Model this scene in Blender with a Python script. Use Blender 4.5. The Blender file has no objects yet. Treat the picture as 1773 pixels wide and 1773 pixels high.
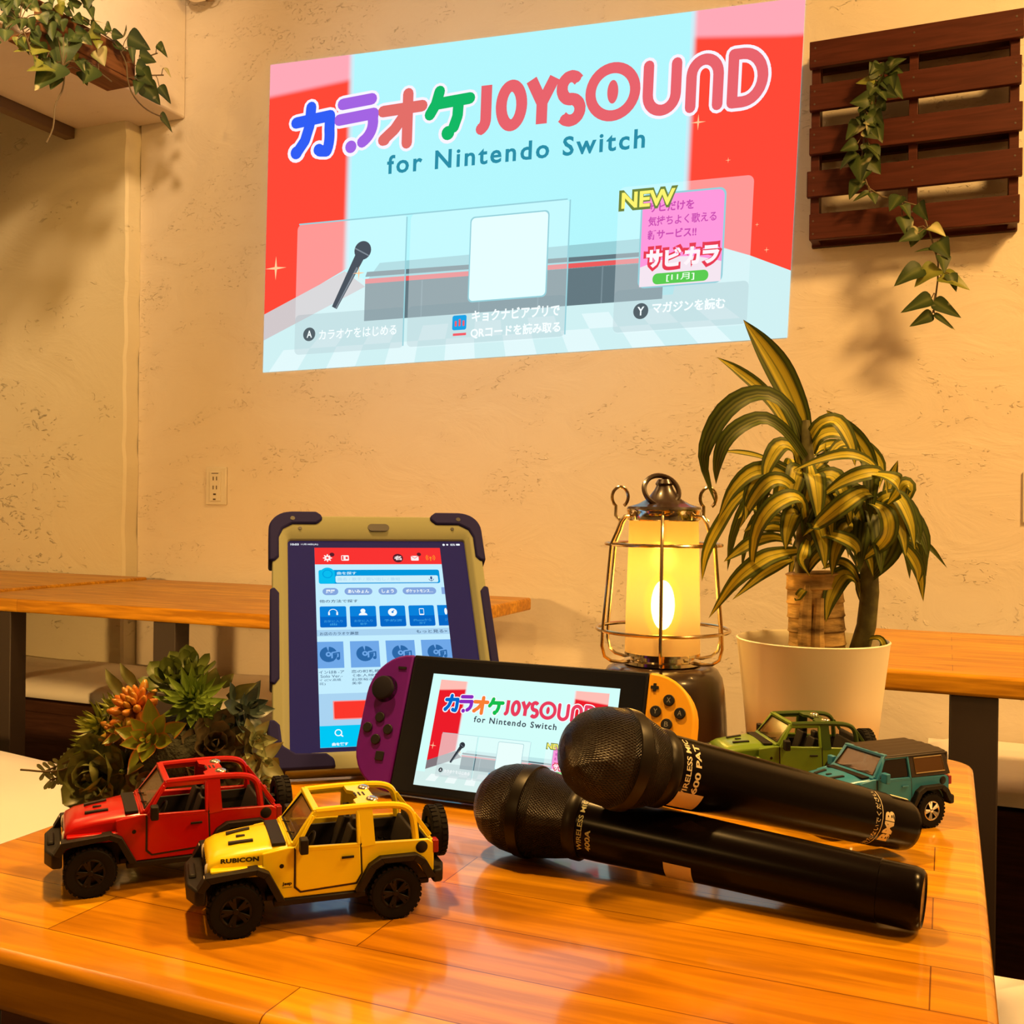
import bpy, math, random
from mathutils import Vector, Matrix
PI = math.pi
R_ = math.radians
SC = bpy.context.scene
COL = SC.collection

# ------------------------------------------------------------------ camera
CAM_POS = Vector((0.0, 0.0, 0.92))
cam_d = bpy.data.cameras.new('camera'); cam_d.sensor_width = 36.0; cam_d.lens = 36.0
cam_d.clip_start = 0.02; cam_d.clip_end = 50
cam = bpy.data.objects.new('camera', cam_d); COL.objects.link(cam)
_y, _p, _r = R_(23.0), R_(-0.23), R_(0.66)
_f = Vector((-math.sin(_y)*math.cos(_p), math.cos(_y)*math.cos(_p), math.sin(_p)))
_rt = Vector((math.cos(_y), math.sin(_y), 0)); _up = _rt.cross(_f)
_r2 = _rt*math.cos(_r) + _up*math.sin(_r); _u2 = -_rt*math.sin(_r) + _up*math.cos(_r)
cam.matrix_world = Matrix(((_r2.x, _u2.x, -_f.x, CAM_POS.x), (_r2.y, _u2.y, -_f.y, CAM_POS.y),
                           (_r2.z, _u2.z, -_f.z, CAM_POS.z), (0, 0, 0, 1)))
SC.camera = cam
# ------------------------------------------------------------------ world, exposure, room lights
W = bpy.data.worlds.new('world'); SC.world = W; W.use_nodes = True
bg = W.node_tree.nodes['Background']; bg.inputs[0].default_value = (1.0, 0.55, 0.2, 1); bg.inputs[1].default_value = 0.05
SC.view_settings.view_transform = 'Standard'; SC.view_settings.look = 'None'
SC.view_settings.exposure = 0.0; SC.view_settings.gamma = 1.0; SC.view_settings.use_curve_mapping = False

WARM = (1.0, 0.545, 0.155)
def ceiling_lamp(name, loc, power, size, target=None, color=WARM, spread=180):
    d = bpy.data.lights.new(name, 'AREA'); d.shape = 'DISK'; d.size = size; d.energy = power; d.color = color
    d.spread = R_(spread)
    o = bpy.data.objects.new(name, d); COL.objects.link(o); o.location = loc
    t = Vector(target) if target else Vector((loc[0], loc[1], 0))
    o.rotation_euler = (t - Vector(loc)).to_track_quat('-Z', 'Y').to_euler()
    return o
ceiling_lamp('ceiling_lamp_light', (0.95, 1.2, 2.5), 52, 0.34, (0.5, 1.7, 1.0))
ceiling_lamp('ceiling_lamp_light', (-1.15, 1.0, 2.45), 15, 0.16, (-2.1, 1.35, 2.3), (1.0, 0.64, 0.30), 90)
ceiling_lamp('ceiling_lamp_light', (1.5, 0.1, 2.5), 23, 0.34, (0.2, 1.2, 0.7))
ceiling_lamp('ceiling_lamp_light', (-1.5, -2.5, 2.25), 11, 0.3, (-1.2, 1.9, 0.5))
ceiling_lamp('ceiling_lamp_light', (-0.65, 0.65, 2.5), 15, 0.12, (-0.65, 0.66, 0.7), WARM, 110)
ceiling_lamp('under_table_fill_light', (-2.5, -2.5, 1.25), 7, 0.2, (-1.65, 2.3, 0.45), WARM, 44)  # added fill, no real lamp: brightens the space under the left table
# the video projector on the ceiling behind the camera: its stray light around the picture
def projector_light():
    d = bpy.data.lights.new('projector_light', 'SPOT'); d.energy = 40; d.color = (0.5, 0.85, 1.0)
    d.spot_size = R_(44); d.spot_blend = 1.0; d.shadow_soft_size = 0.02
    o = bpy.data.objects.new('projector_light', d); COL.objects.link(o); o.location = (-1.05, 0.1, 2.45)
    o.rotation_euler = (Vector((-1.1, 2.4, 1.72)) - o.location).to_track_quat('-Z', 'Y').to_euler()
projector_light()

# ------------------------------------------------------------------ helpers
def srgb(r, g, b):
    f = lambda c: (c/255/12.92) if c/255 <= 0.04045 else ((c/255+0.055)/1.055)**2.4
    return (f(r), f(g), f(b))

class MB:
    """collects faces; build() links them as ONE mesh object"""
    def __init__(s): s.v = []; s.f = []; s.uv = []
    def add(s, verts, faces, uvs=None):
        o = len(s.v); s.v += [tuple(x) for x in verts]
        for i, fc in enumerate(faces):
            s.f.append([o+k for k in fc]); s.uv.append(uvs[i] if uvs else [(0, 0)]*len(fc))
        return s
    def box(s, c, d, M=None):
        x, y, z = d[0]/2, d[1]/2, d[2]/2
        vs = [Vector((a*x, b*y, e*z)) for a in (-1, 1) for b in (-1, 1) for e in (-1, 1)]
        if M: vs = [M @ v for v in vs]
        vs = [v+Vector(c) for v in vs]
        return s.add(vs, [(0,1,3,2),(4,6,7,5),(0,4,5,1),(2,3,7,6),(0,2,6,4),(1,5,7,3)])
    def box2(s, a, b):
        return s.box([(a[i]+b[i])/2 for i in range(3)], [abs(a[i]-b[i]) for i in range(3)])
    def bar(s, p, q, w, h, up=(0, 0, 1), w2=None, h2=None):
        p, q = Vector(p), Vector(q); t = (q-p).normalized(); u = Vector(up)
        a = t.cross(u)
        if a.length < 1e-6: a = t.cross(Vector((1, 0, 0)))
        a.normalize(); u = a.cross(t).normalized(); w2 = w2 or w; h2 = h2 or h
        vs = [p+a*i*w/2+u*j*h/2 for i, j in ((-1,-1),(1,-1),(1,1),(-1,1))] + [q+a*i*w2/2+u*j*h2/2 for i, j in ((-1,-1),(1,-1),(1,1),(-1,1))]
        return s.add(vs, [(3,2,1,0),(4,5,6,7),(0,1,5,4),(1,2,6,5),(2,3,7,6),(3,0,4,7)])
    def prism(s, poly, f0, f1):
        """poly: 2D list; f0,f1 map (a,b)->3D for both ends"""
        n = len(poly); vs = [f0(*p) for p in poly]+[f1(*p) for p in poly]
        fs = [tuple(range(n-1, -1, -1)), tuple(range(n, 2*n))]+[(i, (i+1) % n, n+(i+1) % n, n+i) for i in range(n)]
        return s.add(vs, fs)
    def tube(s, pts, r, n=8, closed=False, rs=None, cap=True):
        P = [Vector(p) for p in pts]; m = len(P); rings = []
        nrm = None
        for i in range(m):
            if closed: t = P[(i+1) % m]-P[i-1]
            else: t = P[min(i+1, m-1)]-P[max(i-1, 0)]
            t.normalize()
            if nrm is None:
                nrm = t.cross(Vector((0, 0, 1)))
                if nrm.length < 1e-4: nrm = t.cross(Vector((1, 0, 0)))
            nrm = (nrm-t*nrm.dot(t)).normalized(); b = t.cross(nrm)
            rr = rs[i] if rs else r
            rings.append([P[i]+(nrm*math.cos(2*PI*k/n)+b*math.sin(2*PI*k/n))*rr for k in range(n)])
        vs = [v for rg in rings for v in rg]; fs = []; uv = []
        for i in range(m if closed else m-1):
            j = (i+1) % m
            for k in range(n):
                fs.append((i*n+k, i*n+(k+1) % n, j*n+(k+1) % n, j*n+k))
                uv.append([(k/n, i/m), ((k+1)/n, i/m), ((k+1)/n, (i+1)/m), (k/n, (i+1)/m)])
        if cap and not closed:
            fs.append(tuple(range(n-1, -1, -1))); uv.append([(0, 0)]*n)
            fs.append(tuple((m-1)*n+k for k in range(n))); uv.append([(0, 0)]*n)
        return s.add(vs, fs, uv)
    def lathe(s, prof, n=32, M=None, c=(0, 0, 0)):
        """prof: (r, z) list, around Z"""
        vs = []; fs = []; uv = []; idx = []
        for r, z in prof:
            if r < 1e-7: idx.append([len(vs)]*n); vs.append(Vector((0, 0, z)))
            else:
                idx.append(list(range(len(vs), len(vs)+n)))
                vs += [Vector((r*math.cos(2*PI*k/n), r*math.sin(2*PI*k/n), z)) for k in range(n)]
        m = len(prof)
        for i in range(m-1):
            for k in range(n):
                a, b, cc, d = idx[i][k], idx[i][(k+1) % n], idx[i+1][(k+1) % n], idx[i+1][k]
                q = [(k/n, i/(m-1)), ((k+1)/n, i/(m-1)), ((k+1)/n, (i+1)/(m-1)), (k/n, (i+1)/(m-1))]
                if a == b and cc == d: continue
                if a == b: fs.append((a, cc, d)); uv.append([q[0], q[2], q[3]])
                elif cc == d: fs.append((a, b, cc)); uv.append(q[:3])
                else: fs.append((a, b, cc, d)); uv.append(q)
        if M: vs = [M @ v for v in vs]
        vs = [v+Vector(c) for v in vs]
        return s.add(vs, fs, uv)
    def ball(s, c, r, n=16, m=10, M=None):
        r3 = r if isinstance(r, (tuple, list)) else (r, r, r)
        prof = [(math.sin(PI*i/m), -math.cos(PI*i/m)) for i in range(m+1)]
        S = Matrix.Diagonal(Vector(r3))
        return s.lathe(prof, n, (M @ S) if M else S, c)
    def build(s, name, mat, parent=None, scale=1.0, bevel=0, seg=2, smooth=40, mats=None):
        me = bpy.data.meshes.new(name)
        me.from_pydata([(x*scale, y*scale, z*scale) for x, y, z in s.v], [], s.f)
        uvl = me.uv_layers.new(name='UVMap'); i = 0
        flat = []
        for u in s.uv:
            for a in u: flat += [a[0], a[1]]
        uvl.data.foreach_set('uv', flat)
        me.validate(clean_customdata=False); me.update()
        if smooth:
            me.polygons.foreach_set('use_smooth', [True]*len(me.polygons))
            me.set_sharp_from_angle(angle=R_(smooth))
        me.materials.append(mat)
        o = bpy.data.objects.new(name, me); COL.objects.link(o)
        if parent: o.parent = parent
        if bevel:
            b = o.modifiers.new('bevel', 'BEVEL'); b.width = bevel; b.segments = seg; b.limit_method = 'ANGLE'; b.angle_limit = R_(40)
            b.harden_normals = False
        return o

def tag(o, label=None, cat=None, group=None, kind=None):
    if label: o['label'] = label
    if cat: o['category'] = cat
    if group: o['group'] = group
    if kind: o['kind'] = kind
    return o
def thing(name, label, cat, loc=(0, 0, 0), rotz=0, group=None, M=None):
    o = bpy.data.objects.new(name, None); COL.objects.link(o); o.empty_display_size = .02
    if M is not None: o.matrix_world = M
    else: o.location = loc; o.rotation_euler = (0, 0, rotz)
    return tag(o, label, cat, group)
def struct(name, mb, m, **k):
    o = mb.build(name, m, **k); o['kind'] = 'structure'; o['label'] = STRUCT.get(name, name.replace('_', ' ')); o['category'] = name.split('_')[0]; return o
STRUCT = dict(floor='dark floor under the benches and tables', ceiling='ceiling above the room, outside the picture', wall_back='plastered back wall behind the tables and the projected picture',
    wall_right='side wall at the right, outside the picture', wall_left='side wall beyond the left table, outside the picture', wall_front='wall behind the camera, outside the picture',
    trim_1='rough plaster pier left of the pale upright strip on the wall', trim_2='white beam along the upper left with the wooden trough on its side', trim_3='brown strip standing in for the shade under the left side of the white beam')
def copy_tree(o, parent=None):
    c = o.copy(); COL.objects.link(c)
    if parent: c.parent = parent
    for ch in list(o.children): copy_tree(ch, c)
    return c

# ------------------------------------------------------------------ materials
def nt(name):
    m = bpy.data.materials.new(name); m.use_nodes = True
    return m, m.node_tree.nodes, m.node_tree.links, m.node_tree.nodes['Principled BSDF']
def bump_noise(N, L, b, scale, strength, dist=.002, detail=4, coord='Object'):
    tc = N.new('ShaderNodeTexCoord'); no = N.new('ShaderNodeTexNoise'); no.inputs['Scale'].default_value = scale; no.inputs['Detail'].default_value = detail
    bp = N.new('ShaderNodeBump'); bp.inputs['Strength'].default_value = strength; bp.inputs['Distance'].default_value = dist
    L.new(tc.outputs[coord], no.inputs['Vector']); L.new(no.outputs[0], bp.inputs['Height']); L.new(bp.outputs[0], b.inputs['Normal'])
    return no
def mat(name, col, rough=.5, metal=0, spec=.5, bump=None, coat=0, alpha=None, trans=0, var=None):
    m, N, L, b = nt(name)
    b.inputs['Base Color'].default_value = (*col, 1); b.inputs['Roughness'].default_value = rough; b.inputs['Metallic'].default_value = metal
    b.inputs['Specular IOR Level'].default_value = spec; b.inputs['Coat Weight'].default_value = coat; b.inputs['Coat Roughness'].default_value = .08
    b.inputs['Transmission Weight'].default_value = trans
    if alpha is not None: b.inputs['Alpha'].default_value = alpha
    if bump: bump_noise(N, L, b, *bump)
    if var:
        tc = N.new('ShaderNodeTexCoord'); no = N.new('ShaderNodeTexNoise'); no.inputs['Scale'].default_value = var[1]; no.inputs['Detail'].default_value = 3
        mx = N.new('ShaderNodeMix'); mx.data_type = 'RGBA'; mx.inputs['A'].default_value = (*col, 1); mx.inputs['B'].default_value = (*var[0], 1)
        rp = N.new('ShaderNodeValToRGB'); rp.color_ramp.elements[0].position = .4; rp.color_ramp.elements[1].position = .62
        L.new(tc.outputs['Object'], no.inputs['Vector']); L.new(no.outputs[0], rp.inputs[0]); L.new(rp.outputs[0], mx.inputs['Factor']); L.new(mx.outputs['Result'], b.inputs['Base Color'])
    return m
def emit(name, col, strength=1.0, mix=None):
    m = bpy.data.materials.new(name); m.use_nodes = True; N = m.node_tree.nodes; L = m.node_tree.links
    N.clear(); out = N.new('ShaderNodeOutputMaterial'); e = N.new('ShaderNodeEmission')
    e.inputs[0].default_value = (*col, 1); e.inputs[1].default_value = strength
    if mix is None: L.new(e.outputs[0], out.inputs[0])
    else:
        t = N.new('ShaderNodeBsdfTransparent'); mx = N.new('ShaderNodeMixShader'); mx.inputs[0].default_value = mix
        L.new(t.outputs[0], mx.inputs[1]); L.new(e.outputs[0], mx.inputs[2]); L.new(mx.outputs[0], out.inputs[0])
    return m
def wood(name, c1, c2, cdark, row=.048, width=.42, axis='x', rough=.3, grain=1.0, coat=.85):
    """laminated boards: staves of differing tone running along one axis"""
    m, N, L, b = nt(name)
    tc = N.new('ShaderNodeTexCoord'); mp = N.new('ShaderNodeMapping')
    if axis == 'y': mp.inputs['Rotation'].default_value = (0, 0, PI/2)
    if axis == 'xz': mp.inputs['Rotation'].default_value = (PI/2, 0, 0)
    L.new(tc.outputs['Object'], mp.inputs[0])
    br = N.new('ShaderNodeTexBrick'); br.inputs['Scale'].default_value = 1; br.inputs['Brick Width'].default_value = width; br.inputs['Row Height'].default_value = row
    br.inputs['Mortar Size'].default_value = .0004; br.inputs['Mortar Smooth'].default_value = .3; br.offset = .37; br.offset_frequency = 2; br.squash = 1
    br.inputs['Color1'].default_value = (*c1, 1); br.inputs['Color2'].default_value = (*c2, 1); br.inputs['Mortar'].default_value = (*cdark, 1)
    L.new(mp.outputs[0], br.inputs['Vector'])
    m2 = N.new('ShaderNodeMapping'); m2.inputs['Scale'].default_value = (5, 60, 60); L.new(mp.outputs[0], m2.inputs[0])
    no = N.new('ShaderNodeTexNoise'); no.inputs['Scale'].default_value = 1.6; no.inputs['Detail'].default_value = 5; no.inputs['Distortion'].default_value = .6; L.new(m2.outputs[0], no.inputs['Vector'])
    rp = N.new('ShaderNodeValToRGB'); rp.color_ramp.elements[0].position = .38; rp.color_ramp.elements[1].position = .66
    rp.color_ramp.elements[0].color = (1-.42*grain, 1-.5*grain, 1-.55*grain, 1); rp.color_ramp.elements[1].color = (1.1, 1.1, 1.1, 1)
    L.new(no.outputs[0], rp.inputs[0])
    mx = N.new('ShaderNodeMix'); mx.data_type = 'RGBA'; mx.blend_type = 'MULTIPLY'; mx.inputs['Factor'].default_value = .8
    L.new(br.outputs['Color'], mx.inputs['A']); L.new(rp.outputs[0], mx.inputs['B']); L.new(mx.outputs['Result'], b.inputs['Base Color'])
    b.inputs['Roughness'].default_value = rough; b.inputs['Specular IOR Level'].default_value = .15; b.inputs['Coat Weight'].default_value = coat; b.inputs['Coat Roughness'].default_value = .1
    bp = N.new('ShaderNodeBump'); bp.inputs['Strength'].default_value = .12; bp.inputs['Distance'].default_value = .001
    L.new(no.outputs[0], bp.inputs['Height']); L.new(bp.outputs[0], b.inputs['Normal'])
    return m
def plaster(name, col, rough_amt=1.0, scale=1.0):
    m, N, L, b = nt(name)
    tc = N.new('ShaderNodeTexCoord')
    mp = N.new('ShaderNodeMapping'); mp.inputs['Scale'].default_value = (1, 1, 1.8); L.new(tc.outputs['Object'], mp.inputs[0])
    n1 = N.new('ShaderNodeTexNoise'); n1.inputs['Scale'].default_value = 5*scale; n1.inputs['Detail'].default_value = 7; n1.inputs['Roughness'].default_value = .55; n1.inputs['Distortion'].default_value = 1.2
    n2 = N.new('ShaderNodeTexNoise'); n2.inputs['Scale'].default_value = 46*scale; n2.inputs['Detail'].default_value = 5; n2.inputs['Distortion'].default_value = 2.0
    L.new(mp.outputs[0], n1.inputs['Vector']); L.new(mp.outputs[0], n2.inputs['Vector'])
    r2 = N.new('ShaderNodeValToRGB'); r2.color_ramp.elements[0].position = .60; r2.color_ramp.elements[1].position = .80; L.new(n2.outputs[0], r2.inputs[0])
    r1 = N.new('ShaderNodeValToRGB'); r1.color_ramp.elements[0].position = .52; r1.color_ramp.elements[1].position = .62; L.new(n1.outputs[0], r1.inputs[0])
    mu = N.new('ShaderNodeMath'); mu.operation = 'MULTIPLY'; L.new(r1.outputs[0], mu.inputs[0]); L.new(r2.outputs[0], mu.inputs[1])
    ad = N.new('ShaderNodeMath'); ad.operation = 'MULTIPLY_ADD'; ad.inputs[1].default_value = .8; L.new(n1.outputs[0], ad.inputs[0]); L.new(mu.outputs[0], ad.inputs[2])
    bp = N.new('ShaderNodeBump'); bp.inputs['Strength'].default_value = .5*rough_amt; bp.inputs['Distance'].default_value = .006*rough_amt
    L.new(ad.outputs[0], bp.inputs['Height']); L.new(bp.outputs[0], b.inputs['Normal'])
    mx = N.new('ShaderNodeMix'); mx.data_type = 'RGBA'; mx.inputs['A'].default_value = (*col, 1); mx.inputs['B'].default_value = (col[0]*.93, col[1]*.9, col[2]*.85, 1)
    L.new(n1.outputs[0], mx.inputs['Factor']); L.new(mx.outputs['Result'], b.inputs['Base Color'])
    b.inputs['Roughness'].default_value = .75; b.inputs['Specular IOR Level'].default_value = .2
    return m

M = {}
M['wall'] = plaster('wall_plaster', (.76, .70, .63), 1.4)
M['wall_rough'] = plaster('rough_plaster', (.74, .70, .55), 1.8, .5)
M['ceil'] = plaster('ceiling_paint', (.50, .46, .40), .6)
M['floor'] = mat('dark_floor', (.05, .03, .022), .6, bump=(30, .2))
M['table'] = wood('near_table_wood', (.84, .41, .010), (.56, .215, .004), (.2, .06, .003))
M['table2'] = wood('far_table_wood', (.72, .36, .020), (.58, .26, .012), (.2, .08, .01), row=.06, width=1.1, rough=.38, coat=.15)
M['dark_wood'] = wood('dark_bench_wood', (.075, .028, .014), (.055, .02, .01), (.02, .008, .005), row=.3, width=3, rough=.5, coat=0)
M['pallet'] = wood('pallet_wood', (.075, .018, .010), (.055, .013, .007), (.03, .008, .005), row=.5, width=5, axis='xz', rough=.5, coat=.05, grain=.8)
M['planter'] = wood('planter_wood', (.20, .085, .03), (.15, .06, .02), (.08, .03, .01), row=.3, width=3, axis='y', rough=.6, coat=0)
M['black_steel'] = mat('black_steel', (.028, .016, .012), .5)
M['cushion'] = mat('white_cushion', (.90, .87, .83), .85, bump=(9, .35, .012, 3))
M['plate'] = mat('outlet_plastic', (.70, .66, .58), .45)
M['slot'] = mat('dark_slot', (.06, .04, .03), .6)
# ------------------------------------------------------------------ the room
WY = 2.40
struct('floor', MB().box2((-3.4, -3.0, -.06), (2.1, 2.5, 0)), M['floor'], smooth=0)
struct('ceiling', MB().box2((-3.4, -3.0, 2.62), (2.1, 2.5, 2.7)), M['ceil'], smooth=0)
struct('wall_back', MB().box2((-2.245, WY, 0), (2.1, WY+.1, 2.62)), M['wall'], smooth=0)
struct('wall_right', MB().box2((2.0, -3.0, 0), (2.1, WY, 2.62)), M['ceil'], smooth=0)
struct('wall_left', MB().box2((-3.4, -3.0, 0), (-3.3, WY, 2.62)), M['wall_rough'], smooth=0)
struct('wall_front', MB().box2((-3.4, -3.0, 0), (2.1, -2.9, 2.62)), M['ceil'], smooth=0)
# rougher pier of wall at the left that stands 5 cm proud; its return is the pale upright strip
def rough_pier():
    random.seed(4)
    mb = MB(); n = 60; y0 = 2.345
    # slightly wandering right edge, like hand-trowelled plaster
    L = []
    for i in range(n+1):
        z = 2.62*i/n; L.append((-2.247+random.uniform(-.004, .004), z))
    vs = []; fs = []
    for x, z in L: vs += [(-3.3, y0, z), (x-.006, y0, z), (x, y0+.008, z), (x+.001, WY+.1, z), (-3.3, WY+.1, z)]
    for i in range(n):
        for k in range(5):
            a, b = i*5+k, i*5+(k+1) % 5; fs.append((a, b, b+5, a+5))
    fs.append((4, 3, 2, 1, 0)); e = n*5; fs.append((e, e+1, e+2, e+3, e+4))
    mb.add(vs, fs); return struct('trim_1', mb, M['wall_rough'], smooth=30)
rough_pier()
# beam running from the back wall towards the camera along the left side
bm = MB().box2((-2.45, -2.89, 2.055), (-2.078, WY, 2.62)); struct('trim_2', bm, M['wall'], bevel=.006)
struct('trim_3', MB().box2((-2.49, -2.89, 2.026), (-2.452, 2.344, 2.2)), mat('beam_shade_strip', (.16, .10, .05), .7), bevel=.003)  # added strip; its dark colour paints the shaded band under the beam

# wall outlet
def outlet(name, x, z, label, socket=True):
    t = thing(name, label, 'wall outlet', (x, WY, z))
    MB().box2((-.036, -.007, -.054), (.036, 0, .054)).build('cover_plate', M['plate'], t, bevel=.002)
    MB().box2((-.019, -.011, -.043), (.019, -.004, .043)).build('socket_face', M['plate'], t, bevel=.001)
    s = MB()
    for zz in (.022, -.004):
        for xx in (-.006, .006): s.box2((xx-.0013, -.0118, zz-.0055), (xx+.0013, -.0105, zz+.0055))
    s.box2((-.005, -.0118, -.026), (.004, -.0105, -.021)); s.box2((-.006, -.0118, -.040), (.003, -.0105, -.036)); s.box2((-.012, -.0118, .036), (.012, -.0105, .038))
    s.build('socket_slots', M['slot'], t)
    return t
outlet('wall_outlet', -1.948, .973, 'cream double wall socket low on the plaster wall, left of the tablet')
outlet('wall_outlet', .182, .955, 'wall socket plate cut off by the right edge of the photo')

# small round fitting at the top of the wall
def wall_lamp():
    t = thing('wall_spotlight', 'round cream spotlight high on the wall beside the beam, cut by the top edge', 'lamp', (-1.985, WY, 2.43))
    cm = mat('cream_enamel', (.78, .68, .52), .4)
    MB().box2((-.03, -.02, -.01), (.03, 0, .08)).build('bracket', cm, t, bevel=.004)
    Rm = Matrix.Rotation(R_(62), 3, 'X') @ Matrix.Rotation(R_(10), 3, 'Y')
    MB().lathe([(0, .05), (.02, .05), (.034, .03), (.046, 0), (.05, -.03), (.047, -.03), (.042, -.005), (.0, .01)], 28, Rm, (-.01, -.05, -.01)).build('lamp_shade', cm, t)
    pts = [(.02+.03*math.cos(a), -.03, -.035+.028*math.sin(a)) for a in [PI*.1*k-PI*.9 for k in range(12)]]
    MB().tube(pts, .0022, 6).build('cable', mat('brown_cable', (.25, .15, .07), .6), t)
wall_lamp()

# ------------------------------------------------------------------ benches and cushions
def soft_cushion(name, x0, x1, y0, y1, z0, z1, label, group=None, seed=0, wrinkle=.006):
    random.seed(seed); t = MB(); nx, ny = max(8, int((x1-x0)/.06)), 10
    def sq(u): return 1-abs(2*u-1)**6
    vs = []; fs = []
    ph = [random.uniform(0, 6.28) for _ in range(6)]
    for top in (1, 0):
        for i in range(nx+1):
            for j in range(ny+1):
                u, v = i/nx, j/ny
                uu = .5+.5*math.copysign(abs(2*u-1)**.8, 2*u-1); vv = .5+.5*math.copysign(abs(2*v-1)**.8, 2*v-1)
                x = x0+(x1-x0)*uu; y = y0+(y1-y0)*vv
                e = (sq(u)*sq(v))**.5
                w = wrinkle*(math.sin(x*9+y*14+ph[0])+math.sin(x*17-y*9+ph[1])*.6+math.sin(x*5+y*31+ph[2])*.5)*e
                mid = (z0+z1)/2
                z = mid+(z1-mid)*(.35+.65*e)+w if top else mid-(mid-z0)*(.6+.4*e)
                vs.append((x, y, z))
    K = (nx+1)*(ny+1)
    for i in range(nx):
        for j in range(ny):
            a = i*(ny+1)+j; fs.append((a, a+ny+1, a+ny+2, a+1)); b = a+K; fs.append((b, b+1, b+ny+2, b+ny+1))
    for i in range(nx):
        for j, fl in ((0, 1), (ny, 0)):
            a = i*(ny+1)+j; q = (a, a+K, a+K+ny+1, a+ny+1); fs.append(q if fl else q[::-1])
    for j in range(ny):
        for i, fl in ((0, 0), (nx, 1)):
            a = i*(ny+1)+j; q = (a, a+K, a+K+1, a+1); fs.append(q if fl else q[::-1])
    t.add(vs, fs); o = t.build(name, M['cushion'], smooth=75)
    return tag(o, label, 'cushion', group)
def bench(name, x0, x1, y0, y1, h, label):
    t = thing(name, label, 'bench', ((x0+x1)/2, (y0+y1)/2, 0)); w, d = (x1-x0)/2, (y1-y0)/2
    MB().box2((-w, -d, h-.03), (w, d, h)).build('seat_board', M['dark_wood'], t, bevel=.003)
    MB().box2((-w, -d+.01, .07), (w, -d+.03, h-.031)).build('front_panel', M['dark_wood'], t)
    MB().box2((-w, -d+.05, 0), (w, d, .069)).build('plinth', M['black_steel'], t)
    return t
bench('wall_bench', -3.28, 1.98, 1.99, 2.34, .398, 'long dark brown bench built along the back wall under the white cushions')
soft_cushion('seat_cushion', -2.94, -1.885, 1.975, 2.338, .40, .452, 'white seat cushion on the wall bench under the left table, left of its black leg', 'bench cushions', 1, .002)
soft_cushion('seat_cushion', -1.875, -.66, 1.975, 2.38, .40, .452, 'white seat cushion on the wall bench seen just left of the tablet', 'bench cushions', 2, .002)
soft_cushion('seat_cushion', -.03, .95, 1.975, 2.38, .40, .452, 'white seat cushion on the wall bench behind the right table leg', 'bench cushions', 3, .002)
bench('low_bench', -2.3, -.72, .82, 1.43, .37, 'low dark bench under the creased white cushion left of the near table')
soft_cushion('seat_cushion', -2.3, -.70, .80, 1.44, .372, .452, 'creased white seat cushion left of the near table edge, behind the red toy car', 'bench cushions', 5, .006)
bench('stool_bench', .045, 1.0, .62, 1.20, .37, 'low dark bench under the white cushion at the lower right corner')
soft_cushion('seat_cushion', .04, 1.0, .60, 1.21, .372, .452, 'white seat cushion at the lower right corner beside the near table', 'bench cushions', 6, .003)

# ------------------------------------------------------------------ tables
def rounded_rect(w, d, r, n=6):
    pts = []
    for cx, cy, a0 in ((w/2-r, d/2-r, 0), (-w/2+r, d/2-r, 90), (-w/2+r, -d/2+r, 180), (w/2-r, -d/2+r, 270)):
        for k in range(n+1):
            a = R_(a0+90*k/n); pts.append((cx+r*math.cos(a), cy+r*math.sin(a)))
    return pts
def table(name, x0, x1, y0, y1, top, label, m, legs, corner=.012, th=.03, leg=.03, legw=.06, rear=None, group=None):
    cx, cy = (x0+x1)/2, (y0+y1)/2
    t = thing(name, label, 'table', (cx, cy, 0), 0, group)
    MB().prism(rounded_rect(x1-x0, y1-y0, corner), lambda a, b: (a, b, top-th), lambda a, b: (a, b, top)).build('tabletop', m, t, bevel=.005, seg=3)
    for lx in legs:
        for ly in ((y0+.028,) if rear == 0 else (y0+.028, rear or y1-.05)):
            MB().box2((lx-legw/2-cx, ly-.022-cy, 0), (lx+legw/2-cx, ly+.022-cy, top-th)).build('leg', M['black_steel'], t, bevel=.002)
    return t
table('cafe_table', -.562, .024, .362, 1.0, .70, 'near square table of glossy orange boards carrying the toy cars and microphones', M['table'], (-.50, -.04), corner=.028, legw=.045)
table('wall_table', -2.13, -.935, 1.70, 2.337, .70, 'long wooden table on black legs behind the tablet, along the left of the wall', M['table2'], (-1.995, -1.52, -1.02), rear=0, group='tables along the wall')
table('wall_table', -3.25, -2.14, 1.72, 2.335, .706, 'wooden table pushed against the far left end of the table behind the tablet', M['table2'], (-3.1, -2.3), rear=0, group='tables along the wall')
table('wall_table', -.145, .98, 1.527, 2.06, .70, 'wooden table behind the potted plant at the right, on a wide dark leg', M['table2'], (.038, .9), rear=1.94, group='tables along the wall')
# ------------------------------------------------------------------ flat lettering and drawing on screens
_cache = {}
def text_geo(body, bold=0.0, space=1.0):
    k = (body, bold, space)
    if k in _cache: return _cache[k]
    c = bpy.data.curves.new('lettering', 'FONT'); c.body = body; c.size = 1; c.resolution_u = 3; c.offset = bold; c.space_character = space
    o = bpy.data.objects.new('lettering', c); COL.objects.link(o); bpy.context.view_layer.update()
    me = bpy.data.meshes.new_from_object(o.evaluated_get(bpy.context.evaluated_depsgraph_get()))
    vs = [(v.co.x, v.co.y) for v in me.vertices]; fs = [tuple(p.vertices) for p in me.polygons]
    bpy.data.objects.remove(o); bpy.data.meshes.remove(me); bpy.data.curves.remove(c)
    x0 = min(v[0] for v in vs); x1 = max(v[0] for v in vs); y0 = min(v[1] for v in vs); y1 = max(v[1] for v in vs)
    _cache[k] = (vs, fs, x0, x1, y0, y1); return _cache[k]

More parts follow.
